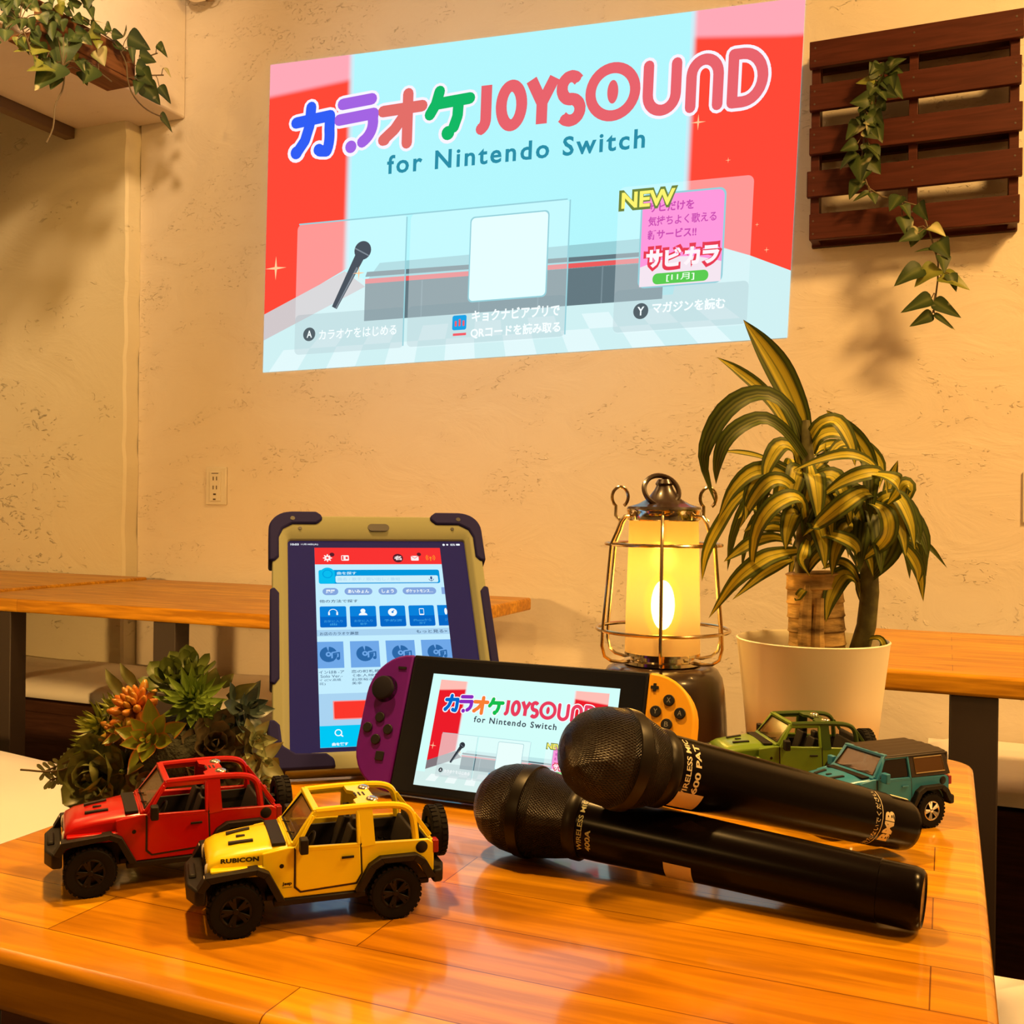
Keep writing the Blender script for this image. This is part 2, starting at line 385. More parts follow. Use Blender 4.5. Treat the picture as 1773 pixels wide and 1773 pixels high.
class Art:
    """draws 2D shapes through a mapping (u,v,layer)->3D onto a real flat surface"""
    def __init__(s, mapping, root, sub=None): s.m = mapping; s.root = root; s.layers = {}
    def g(s, key): return s.layers.setdefault(key, MB())
    def poly(s, key, pts, z): s.g(key).add([s.m(u, v, z) for u, v in pts], [tuple(range(len(pts)))], [[(u, v) for u, v in pts]])
    def rect(s, key, u0, v0, u1, v1, z, r=0, n=5):
        if r <= 0: return s.poly(key, [(u0, v0), (u1, v0), (u1, v1), (u0, v1)], z)
        cx, cy = (u0+u1)/2, (v0+v1)/2
        s.poly(key, [(cx+a, cy+b) for a, b in rounded_rect(u1-u0, v1-v0, r, n)], z)
    def disc(s, key, u, v, r, z, n=24, ry=None): s.poly(key, [(u+r*math.cos(2*PI*k/n), v+(ry or r)*math.sin(2*PI*k/n)) for k in range(n)], z)
    def ring(s, key, u, v, r0, r1, z, n=36, a0=0, a1=360, ys=1):
        pts = []
        full = a1-a0 >= 360
        for k in range(n if full else n+1):
            a = R_(a0+(a1-a0)*k/n); pts.append((math.cos(a), math.sin(a)*ys))
        vs = [s.m(u+x*r0, v+y*r0, z) for x, y in pts]+[s.m(u+x*r1, v+y*r1, z) for x, y in pts]; m = len(pts)
        s.g(key).add(vs, [(k, (k+1) % m, m+(k+1) % m, m+k) for k in range(m if full else m-1)])
    def stroke(s, key, pts, w, z, round_=True):
        for a, b in zip(pts[:-1], pts[1:]):
            dx, dy = b[0]-a[0], b[1]-a[1]; l = math.hypot(dx, dy) or 1; nx, ny = -dy/l*w/2, dx/l*w/2
            s.poly(key, [(a[0]+nx, a[1]+ny), (a[0]-nx, a[1]-ny), (b[0]-nx, b[1]-ny), (b[0]+nx, b[1]+ny)], z)
        for i, p in enumerate(pts):
            if round_ or 0 < i < len(pts)-1: s.disc(key, p[0], p[1], w/2, z, 12)
    def arc(s, cx, cy, rx, ry, a0, a1, n=10): return [(cx+rx*math.cos(R_(a0+(a1-a0)*k/n)), cy+ry*math.sin(R_(a0+(a1-a0)*k/n))) for k in range(n+1)]
    def text(s, key, body, u0, v0, u1, v1, z, bold=0, space=1.0, keep=False):
        vs, fs, x0, x1, y0, y1 = text_geo(body, bold, space); sx, sy = (u1-u0)/(x1-x0), (v1-v0)/(y1-y0)
        s.g(key).add([s.m(u0+(x-x0)*sx, v0+(y-y0)*sy, z) for x, y in vs], fs)
    def finish(s, mats, names):
        for key, mb in s.layers.items(): k = key.split('#')[0]; mb.build(names.get(k, k), mats[k], s.root, smooth=0)

def karaoke_picture(A, pal, P='', qx=0):
    """title screen of a karaoke program, in 16 x 9 units"""
    A.rect('backdrop', 0, 0, 16, 9, 0)
    # side walls, their lit tops, floor
    A.poly('red_wall', [(0, 9), (2.75, 9), (2.75, 2.9), (1.06, 2.12), (0, 1.72)], 1)
    A.poly('red_wall_', [(12.85, 9), (16, 9), (16, 1.8), (14.83, 2.3), (12.85, 2.95)], 1)
    A.poly('floor_picture', [(0, 1.72), (1.06, 2.12), (2.62, 2.8), (3.3, 2.5), (3.3, 1.4), (12.7, 1.4), (12.98, 2.95), (14.83, 2.3), (16, 1.8), (16, 0), (0, 0)], 1)
    for k in range(8):
        A.poly('floor_checks', [(k*1.9+.2, 0), (k*1.9+1.15, 0), (k*1.75+1.55, .62), (k*1.75+.68, .62)], 2)
        A.poly('floor_checks', [(k*1.75+1.55, .62), (k*1.75+2.4, .62), (k*1.62+2.75, 1.05), (k*1.62+1.95, 1.05)], 2)
    A.poly('floor_shade', [(0, 1.72), (2.62, 2.8), (3.3, 2.3), (0, .95)], 2)
    A.poly('stage_top', [(3.3, 2.4), (12.4, 2.3), (12.0, 3.0), (3.75, 2.95)], 3)
    A.poly('stage_front', [(3.3, 1.3), (12.4, 1.3), (12.4, 2.33), (3.3, 2.42)], 3)
    for u in (5.1, 6.9, 8.7, 10.6): A.rect('stage_joints', u, 1.3, u+.04, 2.35, 4)
    A.poly('stage_stripe', [(3.3, 2.38), (12.3, 2.33), (12.25, 2.46), (3.3, 2.52)], 4)
    A.poly('stage_front', [(3.3, 2.58), (12.2, 2.5), (12.15, 2.62), (3.35, 2.72)], 4)
    # menu panels
    A.rect('menu_panels', 1.05, .45, 4.6, 4.28, 6, .18); A.rect('menu_panels', 4.7, .42, 9.58, 4.28, 6, .18)
    A.rect('menu_panels', 11.0, .42, 14.85, 4.45, 6, .18)
    for a, b in ((1.05, 4.6), (4.7, 9.58), (11.0, 14.85)): A.rect('panel_shade', a, .45, b, 1.62, 6.5, .15)
    A.rect('panel_lines', 4.56, .5, 4.6, 4.2, 7); A.rect('panel_lines', 9.56, .5, 9.6, 4.25, 7); A.rect('panel_lines', 1.1, 4.25, 9.5, 4.29, 7)
    # microphone drawing
    ax, ay, bx, by = 3.2, 3.35, 2.33, 1.75
    dx, dy = bx-ax, by-ay; l = math.hypot(dx, dy); dx, dy = dx/l, dy/l; nx, ny = -dy, dx
    A.poly('microphone_drawing', [(ax+nx*.16+dx*.1, ay+ny*.16+dy*.1), (ax-nx*.16+dx*.1, ay-ny*.16+dy*.1), (bx-nx*.09, by-ny*.09), (bx+nx*.09, by+ny*.09)], 8)
    A.disc('microphone_drawing', ax, ay, .27, 8); A.poly('microphone_shine', [(ax+nx*.12+dx*.5, ay+ny*.12+dy*.5), (ax+nx*.06+dx*.5, ay+ny*.06+dy*.5), (bx+nx*.04, by+ny*.04), (bx+nx*.07, by+ny*.07)], 9)
    A.stroke('microphone_shine', [(ax-nx*.24+dx*.05, ay-ny*.24+dy*.05), (ax+nx*.24+dx*.05, ay+ny*.24+dy*.05)], .035, 9)
    # blank card in the middle (its square code is left out)
    A.rect('card_edge', 6.57, 1.6, 8.98, 4.02, 8, .14); A.rect('blank_card', 6.61, 1.64, 8.94, 3.98, 9, .12)
    # captions
    A.disc('key_disc#1', 1.53, 1.03, .2, 8); A.text('captions#1', 'A', 1.45, .93, 1.62, 1.14, 9, .02)
    A.text('captions#1', 'カラオケをはじめる', 1.85, .84, 4.36, 1.13, 8, .012)
    A.rect('app_icon', 6.12, .84, 6.56, 1.26, 8, .06); A.rect('app_icon_bar', 6.15, .68, 6.56, .75, 8)
    for k in range(3): A.rect('app_icon_bar#2', 6.2+k*.12, .95, 6.26+k*.12, 1.1+.05*(k % 2), 9)
    A.text('captions', 'キョクナビアプリで', 6.72, 1.04, 9.4, 1.37, 8, .028); A.text('captions', 'QRコードを読み取る', 6.7, .56, 9.44, .89, 8, .028)
    A.disc('key_disc#2', 11.8, 1.0, .22, 8); A.text('captions#3', 'Y', 11.7, .88, 11.9, 1.12, 9, .02); A.text('captions#3', 'マガジンを読む', 12.13, .9, 14.22, 1.22, 8, .028)
    # magazine card
    A.rect('card_edge#2', 11.67, 1.62, 14.1, 4.2, 8, .2); A.rect('magazine_card', 11.72, 1.66, 14.05, 4.15, 9, .18)
    A.poly('magazine_foot', [(11.72, 1.66), (14.05, 1.66), (14.05, 2.2)]+[(11.72+2.33*(1-t/8), 2.2+.22*math.sin(PI*t/8)) for t in range(9)], 10)
    A.text('magazine_text', 'サビだけを', 11.9, 3.68, 13.2, 3.95, 10, .03); A.text('magazine_text', '気持ちよく歌える', 11.9, 3.3, 13.85, 3.57, 10, .02); A.text('magazine_text', '新サービス!!', 11.9, 2.93, 13.3, 3.2, 10, .03)
    for i, ch in enumerate('サビカラ'):
        u = 11.86+i*.54; A.text('magazine_title_edge', ch, u-.05, 2.06, u+.58, 2.76, 11, .10); A.text('magazine_title', ch, u+.03, 2.16, u+.5, 2.66, 12, .05)
    A.rect('green_pill', 12.1, 1.7, 13.7, 2.0, 11, .14); A.text('pill_text', '[11月]', 12.5, 1.75, 13.3, 1.96, 12, .01)
    A.text('new_edge', 'NEW', 11.02, 3.78, 12.72, 4.36, 12, .075); A.text('new_text', 'NEW', 11.1, 3.85, 12.65, 4.29, 13, .03)
    # title: four katakana with note-like feet
    w = .33
    K = {'title_blue': [[(.92, 7.22), (2.02, 7.32)]+A.arc(1.86, 6.75, .16, .5, 20, -60, 6)+[(1.72, 6.34)], [(1.4, 7.62), (1.36, 7.1), (1.22, 6.68), (1.0, 6.4)]],
         'title_purple': [[(2.42, 7.6), (3.35, 7.66)], [(2.32, 7.16), (3.42, 7.24)]+A.arc(2.75, 7.0, .66, .62, 10, -60, 6)],
         'title_orange': [[(3.72, 7.26), (4.95, 7.3)], [(4.5, 7.68), (4.5, 6.3)], [(4.4, 7.1), (4.1, 6.72), (3.75, 6.45)]],
         'title_green': [[(5.48, 7.64), (5.38, 7.3), (5.2, 7.02)], [(5.4, 7.3), (6.42, 7.36)], [(6.08, 7.3), (6.06, 6.9), (5.95, 6.6)]]}
    DISC = {'title_blue': [(.95, 6.36, .19), (1.68, 6.38, .17)], 'title_purple': [(2.72, 6.36, .18)], 'title_orange': [(3.8, 6.45, .16)], 'title_green': [(5.78, 6.45, .2)]}
    for key, ss in K.items():
        for p in ss: A.stroke('title_edge', p, w+.16, 9); A.stroke(key, p, w, 10)
        for u, v, r in DISC[key]: A.disc('title_edge', u, v, r+.1, 9, 16); A.disc(key, u, v, r, 10, 16)
    # Latin title strokes
    w = .33; k = 'title_latin'
    S = [[(6.93, 7.66), (6.93, 6.75)]+A.arc(6.72, 6.72, .21, .28, 0, -85, 5),
         [(8.28, 7.66), (8.62, 7.0), (8.98, 7.66)], [(8.62, 7.0), (8.62, 6.42)],
         A.arc(9.47, 7.32, .27, .32, 35, 270, 9)+A.arc(9.47, 6.72, .29, .3, 90, -145, 9)]
    for p in S: A.stroke(k, p, w, 10, False)
    o = A.arc(7.7, 7.02, .31, .55, 0, 360, 24); A.stroke(k, o, w, 10, True)
    A.ring(k, 10.7, 7.08, .5, .8, 10); A.ring(k, 10.7, 7.08, .0001, .16, 10, ys=2.0)
    for p in ([(11.72, 7.66), (11.72, 6.85)]+A.arc(12.12, 6.85, .4, .42, 180, 360, 10)+[(12.52, 7.66)],
              [(12.95, 6.42), (12.95, 7.25)]+A.arc(13.33, 7.25, .38, .42, 180, 0, 10)+[(13.71, 6.42)],
              [(14.12, 6.42), (14.12, 7.7), (14.4, 7.7)]+A.arc(14.4, 7.06, .55, .64, 90, -90, 12)+[(14.12, 6.42)]):
        A.stroke('title_edge_', p, w+.14, 9); A.stroke(k, p, w-.03, 10)
    A.text('subtitle', 'for Nintendo Switch', 3.9, 5.46, 11.7, 6.0, 10, .022, 1.22)
    for si, (u, v, r) in enumerate(((.37, 3.05, .35), (3.1, 2.7, .2), (13.2, 6.0, .22), (14.1, 4.9, .08), (15.3, 2.4, .08), (15, 3.1, .06))):
        A.poly('sparkle#%d' % si, [(u-r, v), (u, v-r*.12), (u+r, v), (u, v+r*.12)], 11); A.poly('sparkle#%d' % si, [(u, v-r), (u+r*.12, v), (u, v+r), (u-r*.12, v)], 11)

NAMES = dict(red_wall_='red_wall', title_edge_='title_outline', backdrop='picture_backdrop', title_edge='title_outline', title_latin='title_lettering')
def palette(pre, d, k=1.0):
    out = {}
    for key, v in d.items():
        if len(v) == 4: out[key] = emit(pre+key, srgb(*v[:3]), k, v[3])
        else: out[key] = emit(pre+key, srgb(*v), k)
    return out
PROJ = palette('projected_', dict(backdrop=(176, 242, 248), panel_shade=(120, 150, 160, .25), floor_picture=(204, 236, 238), floor_checks=(222, 244, 246),
    floor_shade=(205, 196, 198), stage_top=(150, 205, 212), stage_front=(98, 118, 126), stage_joints=(120, 140, 148), stage_stripe=(232, 92, 92), menu_panels=(235, 252, 255, .26), panel_lines=(150, 205, 215),
    microphone_drawing=(74, 82, 92), microphone_shine=(130, 140, 150), card_edge=(150, 205, 215), blank_card=(226, 255, 255), key_disc=(84, 96, 102), captions=(245, 255, 255), app_icon=(30, 160, 225), app_icon_bar=(240, 90, 100),
    magazine_card=(250, 150, 215), magazine_foot=(240, 225, 235), magazine_text=(200, 80, 175), magazine_title_edge=(228, 60, 80), magazine_title=(255, 240, 245), green_pill=(90, 200, 80), pill_text=(240, 255, 235),
    new_edge=(110, 130, 60), new_text=(250, 240, 110), title_edge=(245, 240, 255), title_blue=(48, 92, 240), title_purple=(160, 98, 222), title_orange=(222, 108, 102), title_green=(20, 180, 98), title_latin=(228, 98, 106), subtitle=(44, 140, 165), sparkle=(255, 200, 150)), 1.06)
CONS = palette('console_', dict(backdrop=(212, 255, 250), panel_shade=(150, 170, 175, .3), floor_picture=(215, 240, 236), floor_checks=(240, 252, 250),
    floor_shade=(130, 120, 125), stage_top=(190, 232, 232), stage_front=(92, 112, 120), stage_joints=(150, 175, 180), stage_stripe=(225, 130, 135), menu_panels=(240, 252, 252, .4), panel_lines=(170, 215, 220),
    microphone_drawing=(50, 55, 62), microphone_shine=(130, 140, 150), card_edge=(160, 205, 210), blank_card=(235, 255, 252), key_disc=(50, 55, 60), captions=(250, 255, 255), app_icon=(30, 160, 225), app_icon_bar=(240, 90, 100),
    magazine_card=(250, 150, 215), magazine_foot=(240, 225, 235), magazine_text=(200, 80, 175), magazine_title_edge=(228, 60, 80), magazine_title=(255, 240, 245), green_pill=(90, 200, 80), pill_text=(240, 255, 235),
    new_edge=(110, 130, 60), new_text=(250, 240, 110), title_edge=(250, 252, 255), title_blue=(0, 106, 205), title_purple=(140, 44, 190), title_orange=(250, 128, 52), title_green=(22, 190, 76), title_latin=(235, 62, 92), subtitle=(58, 66, 78), sparkle=(255, 210, 170)))

def red_gradient(name, red, pale, top):
    # the drawn stage walls fade to a pale glow at their inner edges and tops
    m = bpy.data.materials.new(name); m.use_nodes = True; N = m.node_tree.nodes; L = m.node_tree.links; N.clear()
    out = N.new('ShaderNodeOutputMaterial'); e = N.new('ShaderNodeEmission'); L.new(e.outputs[0], out.inputs[0])
    tc = N.new('ShaderNodeTexCoord'); sp = N.new('ShaderNodeSeparateXYZ'); L.new(tc.outputs['UV'], sp.inputs[0])
    a = N.new('ShaderNodeMath'); a.operation = 'SUBTRACT'; a.inputs[1].default_value = 7.8; L.new(sp.outputs[0], a.inputs[0])
    ab = N.new('ShaderNodeMath'); ab.operation = 'ABSOLUTE'; L.new(a.outputs[0], ab.inputs[0])
    r1 = N.new('ShaderNodeMapRange'); r1.interpolation_type = 'SMOOTHSTEP'; r1.inputs['From Min'].default_value = 5.3; r1.inputs['From Max'].default_value = 5.07; L.new(ab.outputs[0], r1.inputs['Value'])
    tl = N.new('ShaderNodeMath'); tl.operation = 'MULTIPLY_ADD'; tl.inputs[1].default_value = .09; L.new(ab.outputs[0], tl.inputs[0]); L.new(sp.outputs[1], tl.inputs[2])
    r2 = N.new('ShaderNodeMapRange'); r2.interpolation_type = 'SMOOTHSTEP'; r2.inputs['From Min'].default_value = 8.66; r2.inputs['From Max'].default_value = 8.86; L.new(tl.outputs[0], r2.inputs['Value'])
    m1 = N.new('ShaderNodeMix'); m1.data_type = 'RGBA'; m1.inputs['A'].default_value = (*red, 1); m1.inputs['B'].default_value = (*top, 1); L.new(r2.outputs[0], m1.inputs['Factor'])
    m2 = N.new('ShaderNodeMix'); m2.data_type = 'RGBA'; m2.inputs['B'].default_value = (*pale, 1); L.new(r1.outputs[0], m2.inputs['Factor']); L.new(m1.outputs['Result'], m2.inputs['A']); L.new(m2.outputs['Result'], e.inputs[0]); e.inputs[1].default_value = 1.05
    return m
PROJ['red_wall'] = red_gradient('projected_red', srgb(255, 72, 54), srgb(196, 236, 246), srgb(255, 166, 180)); PROJ['red_wall_'] = PROJ['red_wall']; PROJ['title_edge_'] = PROJ['title_edge']
CONS['red_wall'] = red_gradient('console_red', srgb(232, 28, 40), srgb(225, 240, 240), srgb(255, 186, 176)); CONS['red_wall_'] = CONS['red_wall']; CONS['title_edge_'] = CONS['title_edge']

def projected_picture():
    # keystoned picture on the wall: plane projective map from 16x9 units to the wall
    Q = [(-1.791, 1.296), (-.340, 1.316), (-.309, 2.087), (-1.776, 2.165)]
    x0, y0 = Q[0]; x1, y1 = Q[1]; x2, y2 = Q[2]; x3, y3 = Q[3]
    dx1, dx2, sx = x1-x2, x3-x2, x0-x1+x2-x3; dy1, dy2, sy = y1-y2, y3-y2, y0-y1+y2-y3
    den = dx1*dy2-dx2*dy1; g = (sx*dy2-dx2*sy)/den; h = (dx1*sy-sx*dy1)/den
    a, b, c = x1-x0+g*x1, x3-x0+h*x3, x0; d, e, f = y1-y0+g*y1, y3-y0+h*y3, y0
    cx, cz = -1.05, 1.72
    root = thing('projected_picture', 'large bright karaoke title picture thrown on the plaster wall above the table', 'projection', (cx, WY, cz))
    def mp(u, v, z):
        s, t = u/16, v/9; q = g*s+h*t+1
        return ((a*s+b*t+c)/q-cx, -.0015-.0003*z, (d*s+e*t+f)/q-cz)
    A = Art(mp, root); karaoke_picture(A, PROJ); A.finish(PROJ, NAMES)
projected_picture()
# ------------------------------------------------------------------ tablet in a rugged case
def slab_matrix(x, y, z, yaw, tilt):
    a = Vector((math.cos(yaw), math.sin(yaw), 0)); n = Vector((-math.sin(yaw), math.cos(yaw), 0))
    b = Vector((0, 0, math.cos(tilt)))+n*math.sin(tilt); c = a.cross(b)
    return Matrix(((a.x, b.x, c.x, x), (a.y, b.y, c.y, y), (a.z, b.z, c.z, z), (0, 0, 0, 1)))
def flat(mb, poly, z0, z1): return mb.prism(poly, lambda a, b: (a, b, z0), lambda a, b: (a, b, z1))
def frame_ring(mb, outer, inner, z0, zo, zi):
    n = len(outer); vs = [(a, b, z0) for a, b in outer]+[(a, b, zo) for a, b in outer]+[(a, b, zo) for a, b in [((o[0]*.35+i[0]*.65), (o[1]*.35+i[1]*.65)) for o, i in zip(outer, inner)]]+[(a, b, zi) for a, b in inner]+[(a, b, z0) for a, b in inner]
    fs = []
    for r in range(4):
        for k in range(n):
            q = (k+1) % n; fs.append((r*n+k, r*n+q, (r+1)*n+q, (r+1)*n+k))
    for k in range(n): q = (k+1) % n; fs.append((4*n+k, 4*n+q, q, k))
    return mb.add(vs, fs)
def rr(x0, y0, x1, y1, r, n=6):
    cx, cy = (x0+x1)/2, (y0+y1)/2
    return [(cx+a, cy+b) for a, b in rounded_rect(x1-x0, y1-y0, r, n)]
def tablet():
    t = thing('tablet', 'tablet in a cream case with dark blue corner bumpers, leaning back behind the game console', 'tablet', M=slab_matrix(-.4036, .719, .70, .6456, .6459))
    cream = mat('cream_case', (.25, .265, .165), .6, spec=.2, bump=(60, .08)); navy = mat('navy_rubber', (.014, .013, .085), .75, spec=.12)
    mb = MB(); frame_ring(mb, rr(-.0965, .0112, .0965, .2625, .016), rr(-.0825, .0289, .0825, .2378, .003), -.014, .0015, -.003); mb.build('case_frame', cream, t, bevel=.0012)
    flat(MB(), rr(-.094, .013, .094, .26, .014), -.0135, -.009).build('case_back', cream, t)
    b = MB(); L = [(-.0998, .2112), (-.0998, .246)]+[(-.0798+.02*math.cos(R_(a)), .2465+.02*math.sin(R_(a))) for a in range(170, 95, -10)]+[(-.0785, .2668), (-.056, .2668), (-.0512, .2625), (-.0507, .2577), (-.056, .2525), (-.078, .2525), (-.0868, .247), (-.0905, .238), (-.0905, .216), (-.0945, .2112)]
    D = [(-.0998, .0565), (-.0998, .018), (-.0975, .0145), (-.094, .0125), (-.0517, .0125), (-.047, .013), (-.048, .021), (-.054, .026), (-.078, .027), (-.0885, .034), (-.0905, .052), (-.0945, .0565)]
    for nm, P in (('corner_bumper', L), ('corner_bumper', D)):
        for s in (1, -1):
            pp = [(x*s, y) for x, y in P]
            o = flat(MB(), pp if s < 0 else pp[::-1], -.0155, .0035); o.build(nm, navy, t, bevel=.002)
    for s in (-1, 1):
        P = [(-.0985, .0898), (-.0985, .1819), (-.0945, .1835), (-.0905, .178), (-.0905, .094), (-.0945, .088)]
        flat(MB(), [(x*-s, y) for x, y in P], -.0155, .003).build('side_grip', navy, t, bevel=.0015)
    dk = mat('case_hole', (.03, .03, .04), .5); h = MB(); flat(h, rr(-.009, .2452, .011, .2532, .004), .001, .0020)
    for s in (-1, 1): flat(h, [(s*.0714+.0017*math.cos(2*PI*k/12), .248+.0017*math.sin(2*PI*k/12)) for k in range(12)], .001, .0020)
    for s in (-1, 1): flat(h, [(s*.078+.0022*math.cos(2*PI*k/12), .258+.0022*math.sin(2*PI*k/12)) for k in range(12)], .003, .0038)
    h.build('case_holes', dk, t)
    glass = mat('tablet_glass', (.012, .012, .04), .12, spec=.25); gb = glass.node_tree.nodes['Principled BSDF']; gb.inputs['Emission Color'].default_value = (.22, .17, 1, 1); gb.inputs['Emission Strength'].default_value = .05
    flat(MB(), rr(-.084, .0275, .084, .2392, .003), -.0088, -.0045).build('screen', glass, t)
    MB().bar((0, .16, -.014), (0, .072, -.0930), .05, .003, (0, 0, 1)).build('stand_flap', navy, t, bevel=.001)
    P = palette('page_', dict(page=(196, 238, 255), bar=(250, 52, 50), icons=(255, 240, 238), dark=(90, 30, 40), orange=(255, 140, 40), search=(0, 152, 222), searchlight=(10, 190, 240), field=(205, 240, 252), grey_text=(120, 150, 185), chips=(132, 166, 222), white=(245, 252, 255), tile_top=(10, 130, 220), tiles=(6, 104, 200), tile_text=(60, 160, 225), band=(170, 212, 242), covers=(112, 168, 232), disc=(44, 104, 168), text=(58, 86, 120), red=(252, 56, 44), redglow=(250, 150, 150), cyan=(0, 200, 245), mic=(50, 80, 140)))
    A = Art(lambda u, v, z: (u, v, -.0042+.00012*z), t)
    x0, x1 = -.0585, .0585
    A.rect('page', x0, .033, x1, .230, 0); A.rect('bar', x0, .2115, x1, .230, 1)
    # top bar icons
    A.disc('icons', -.047, .2185, .0028, 2); A.disc('bar', -.047, .2185, .0011, 3)
    for k in range(8): A.stroke('icons', [(-.047+.0025*math.cos(k*PI/4), .2185+.0025*math.sin(k*PI/4)), (-.047+.0036*math.cos(k*PI/4), .2185+.0036*math.sin(k*PI/4))], .0012, 2)
    A.disc('dark', -.0428, .2222, .0022, 3); A.rect('icons', -.0345, .2155, -.0275, .2215, 2, .001); A.rect('bar', -.0338, .2162, -.0325, .2208, 3); A.rect('bar', -.0305, .2172, -.0285, .2198, 3)
    A.disc('dark', .0178, .2183, .0048, 2); A.text('icons', '名', .0142, .2160, .0212, .2208, 3, .03)
    A.rect('icons', .030, .2155, .0372, .2208, 2, .0008); A.stroke('bar', [(.0302, .2206), (.0336, .218), (.037, .2206)], .0006, 3); A.disc('dark', .0378, .2225, .002, 3)
    A.disc('orange', .0485, .2188, .0011, 2); A.stroke('orange', [(.0485, .2188), (.0485, .2155)], .0009, 2)
    for r in (.0024, .0038):
        A.ring('orange', .0485, .2188, r, r+.0007, 2, 10, -45, 45); A.ring('orange', .0485, .2188, r, r+.0007, 2, 10, 135, 225)
    # search box
    A.rect('search', -.0555, .1905, .0552, .2055, 1, .002); A.rect('searchlight', -.0555, .1905, -.041, .2055, 2, .002); A.disc('searchlight', -.0475, .2015, .0065, 2); A.ring('search', -.0475, .2010, .0038, .0045, 3)
    A.text('field', '曲を探す', -.039, .2002, -.0215, .2035, 2, .02); A.rect('field', -.0405, .1915, .0535, .1990, 2, .0015)
    A.text('band', '曲名 / 歌手 / 歌い出し / 番組', -.0385, .1936, .018, .197, 3, .0)
    A.rect('mic', .0462, .1945, .048, .1978, 3, .0008); A.stroke('mic', [(.0471, .1928), (.0471, .194)], .0006, 3); A.ring('mic', .0471, .1952, .0019, .0024, 3, 10, 180, 360)
    for a, b, s in ((-.0525, -.0385, '履歴'), (-.033, -.008, 'あいみょん'), (-.0025, .0145, 'しょう'), (.0195, .0505, 'ポケットモンス…')):
        A.rect('chips', a, .1785, b, .186, 1, .0037); A.text('white', s, a+.003, .1803, b-.003, .1842, 2, .03)
    A.rect('chips', .0555, .1785, x1, .186, 1)
    A.text('text', '他の方法で探す', -.0555, .1705, -.0215, .1738, 1, .01)
    for k, (a, s1, s2) in enumerate(((-.0555, 'お気に入り', '曲'), (-.0292, 'お気に入り', '歌手'), (-.0029, '予約済', ''), (.0234, 'iPhoneから', '探す'))):
        b = a+.0232; A.rect('tiles', a, .1452, b, .1667, 1, .0015); A.rect('tile_top', a, .1560, b, .1667, 2, .0014)
        A.text('tile_text', s1, a+.0035, .1500, b-.0035, .1526, 3, .01)
        if s2: A.text('tile_text', s2, (a+b)/2-.003, .1470, (a+b)/2+.003, .1493, 3, .01)
        c = (a+b)/2; v = .1598
        if k == 0:
            A.ring('white', c, v, .0034, .0041, 3, 16, 0, 180); A.rect('white', c-.0043, v-.0022, c-.0028, v+.0006, 3); A.rect('white', c+.0028, v-.0022, c+.0043, v+.0006, 3)
        elif k == 1: A.disc('white', c, v+.0018, .0022, 3); A.poly('white', [(c+.0038*math.cos(R_(i*20)), v-.0028+.003*math.sin(R_(i*20))) for i in range(10)], 3)
        elif k == 2: A.disc('white', c, v, .004, 3); A.disc('tile_top', c, v, .001, 4); A.stroke('tile_top', [(c, v+.0005), (c+.0015, v+.002)], .0007, 4)
        else: A.rect('white', c-.0022, v-.0034, c+.0022, v+.0036, 3, .0007); A.rect('tile_top', c-.0017, v-.0022, c+.0017, v+.0028, 4)
    A.rect('tiles', .0497, .1452, x1, .1667, 1); A.rect('tile_top', .0497, .156, x1, .1667, 2); A.disc('white', .0572, .16, .0013, 3, ry=.0035); A.text('tile_text', 'ジ', .0555, .15, .0582, .1526, 3, .01)
    A.rect('band', x0, .1365, x1, .1428, 1); A.text('text', 'お店のカラオケ履歴', -.056, .1372, -.0225, .1405, 2, .008); A.text('text', 'もっと見る>', .0285, .1378, .0565, .1412, 2, .008)
    for k, (a, b) in enumerate(((x0, -.0362), (-.0305, -.0053), (.0005, .026), (.0318, x1))):
        A.rect('covers', a, .1052, b, .131, 1); c = (b-.013 if k == 0 else a+.0125); v = .1185
        A.disc('disc', c, v, .0075, 2); A.disc('covers', c, v, .0024, 3); A.disc('disc', c, v, .0010, 4); A.poly('covers', [(c, v+.0026), (c-.0016, v+.0074), (c+.0005, v+.0076)], 3)
        A.stroke('covers', [(c+.0035, v-.0045), (c+.0035, v+.001), (c+.0095, v+.002), (c+.0095, v-.0035)], .0026, 3); A.stroke('disc', [(c+.0042, v-.0052), (c+.0042, v+.0005), (c+.0092, v+.0014), (c+.0092, v-.004)], .0012, 4)
        A.disc('disc', c+.0032, v-.0054, .0015, 4); A.disc('disc', c+.0082, v-.0043, .0015, 4)
    A.text('text', 'インはB -ア', -.0578, .1000, -.0365, .1030, 1, .006); A.text('text', 'Solo Ver.-', -.0565, .0962, -.038, .0990, 1, .0); A.text('text', 'イ (CV.高橋', -.0578, .0925, -.0395, .0952, 1); A.text('text', '花)', -.0578, .0890, -.0525, .0917, 1)
    A.text('text', '恋の町札幌', -.0305, .1000, -.006, .1030, 1, .006); A.text('text', '《本人映像', -.0295, .0962, -.006, .0990, 1); A.text('text', '石原裕次郎', -.0305, .0925, -.007, .0952, 1); A.text('text', '美幸', -.0305, .0890, -.022, .0917, 1)
    A.rect('band', x0, .052, x1, .0812, 1); A.rect('redglow', -.0472, .0572, .0472, .0745, 2, .001); A.rect('red', -.0462, .0582, .0462, .0735, 3, .001)
    A.rect('cyan', x0, .033, x1, .052, 2); A.ring('white', -.0435, .0456, .0022, .0031, 3); A.stroke('white', [(-.0417, .0438), (-.0402, .0424)], .0012, 3); A.text('white', '曲を探す', -.049, .0342, -.036, .037, 3, .04)
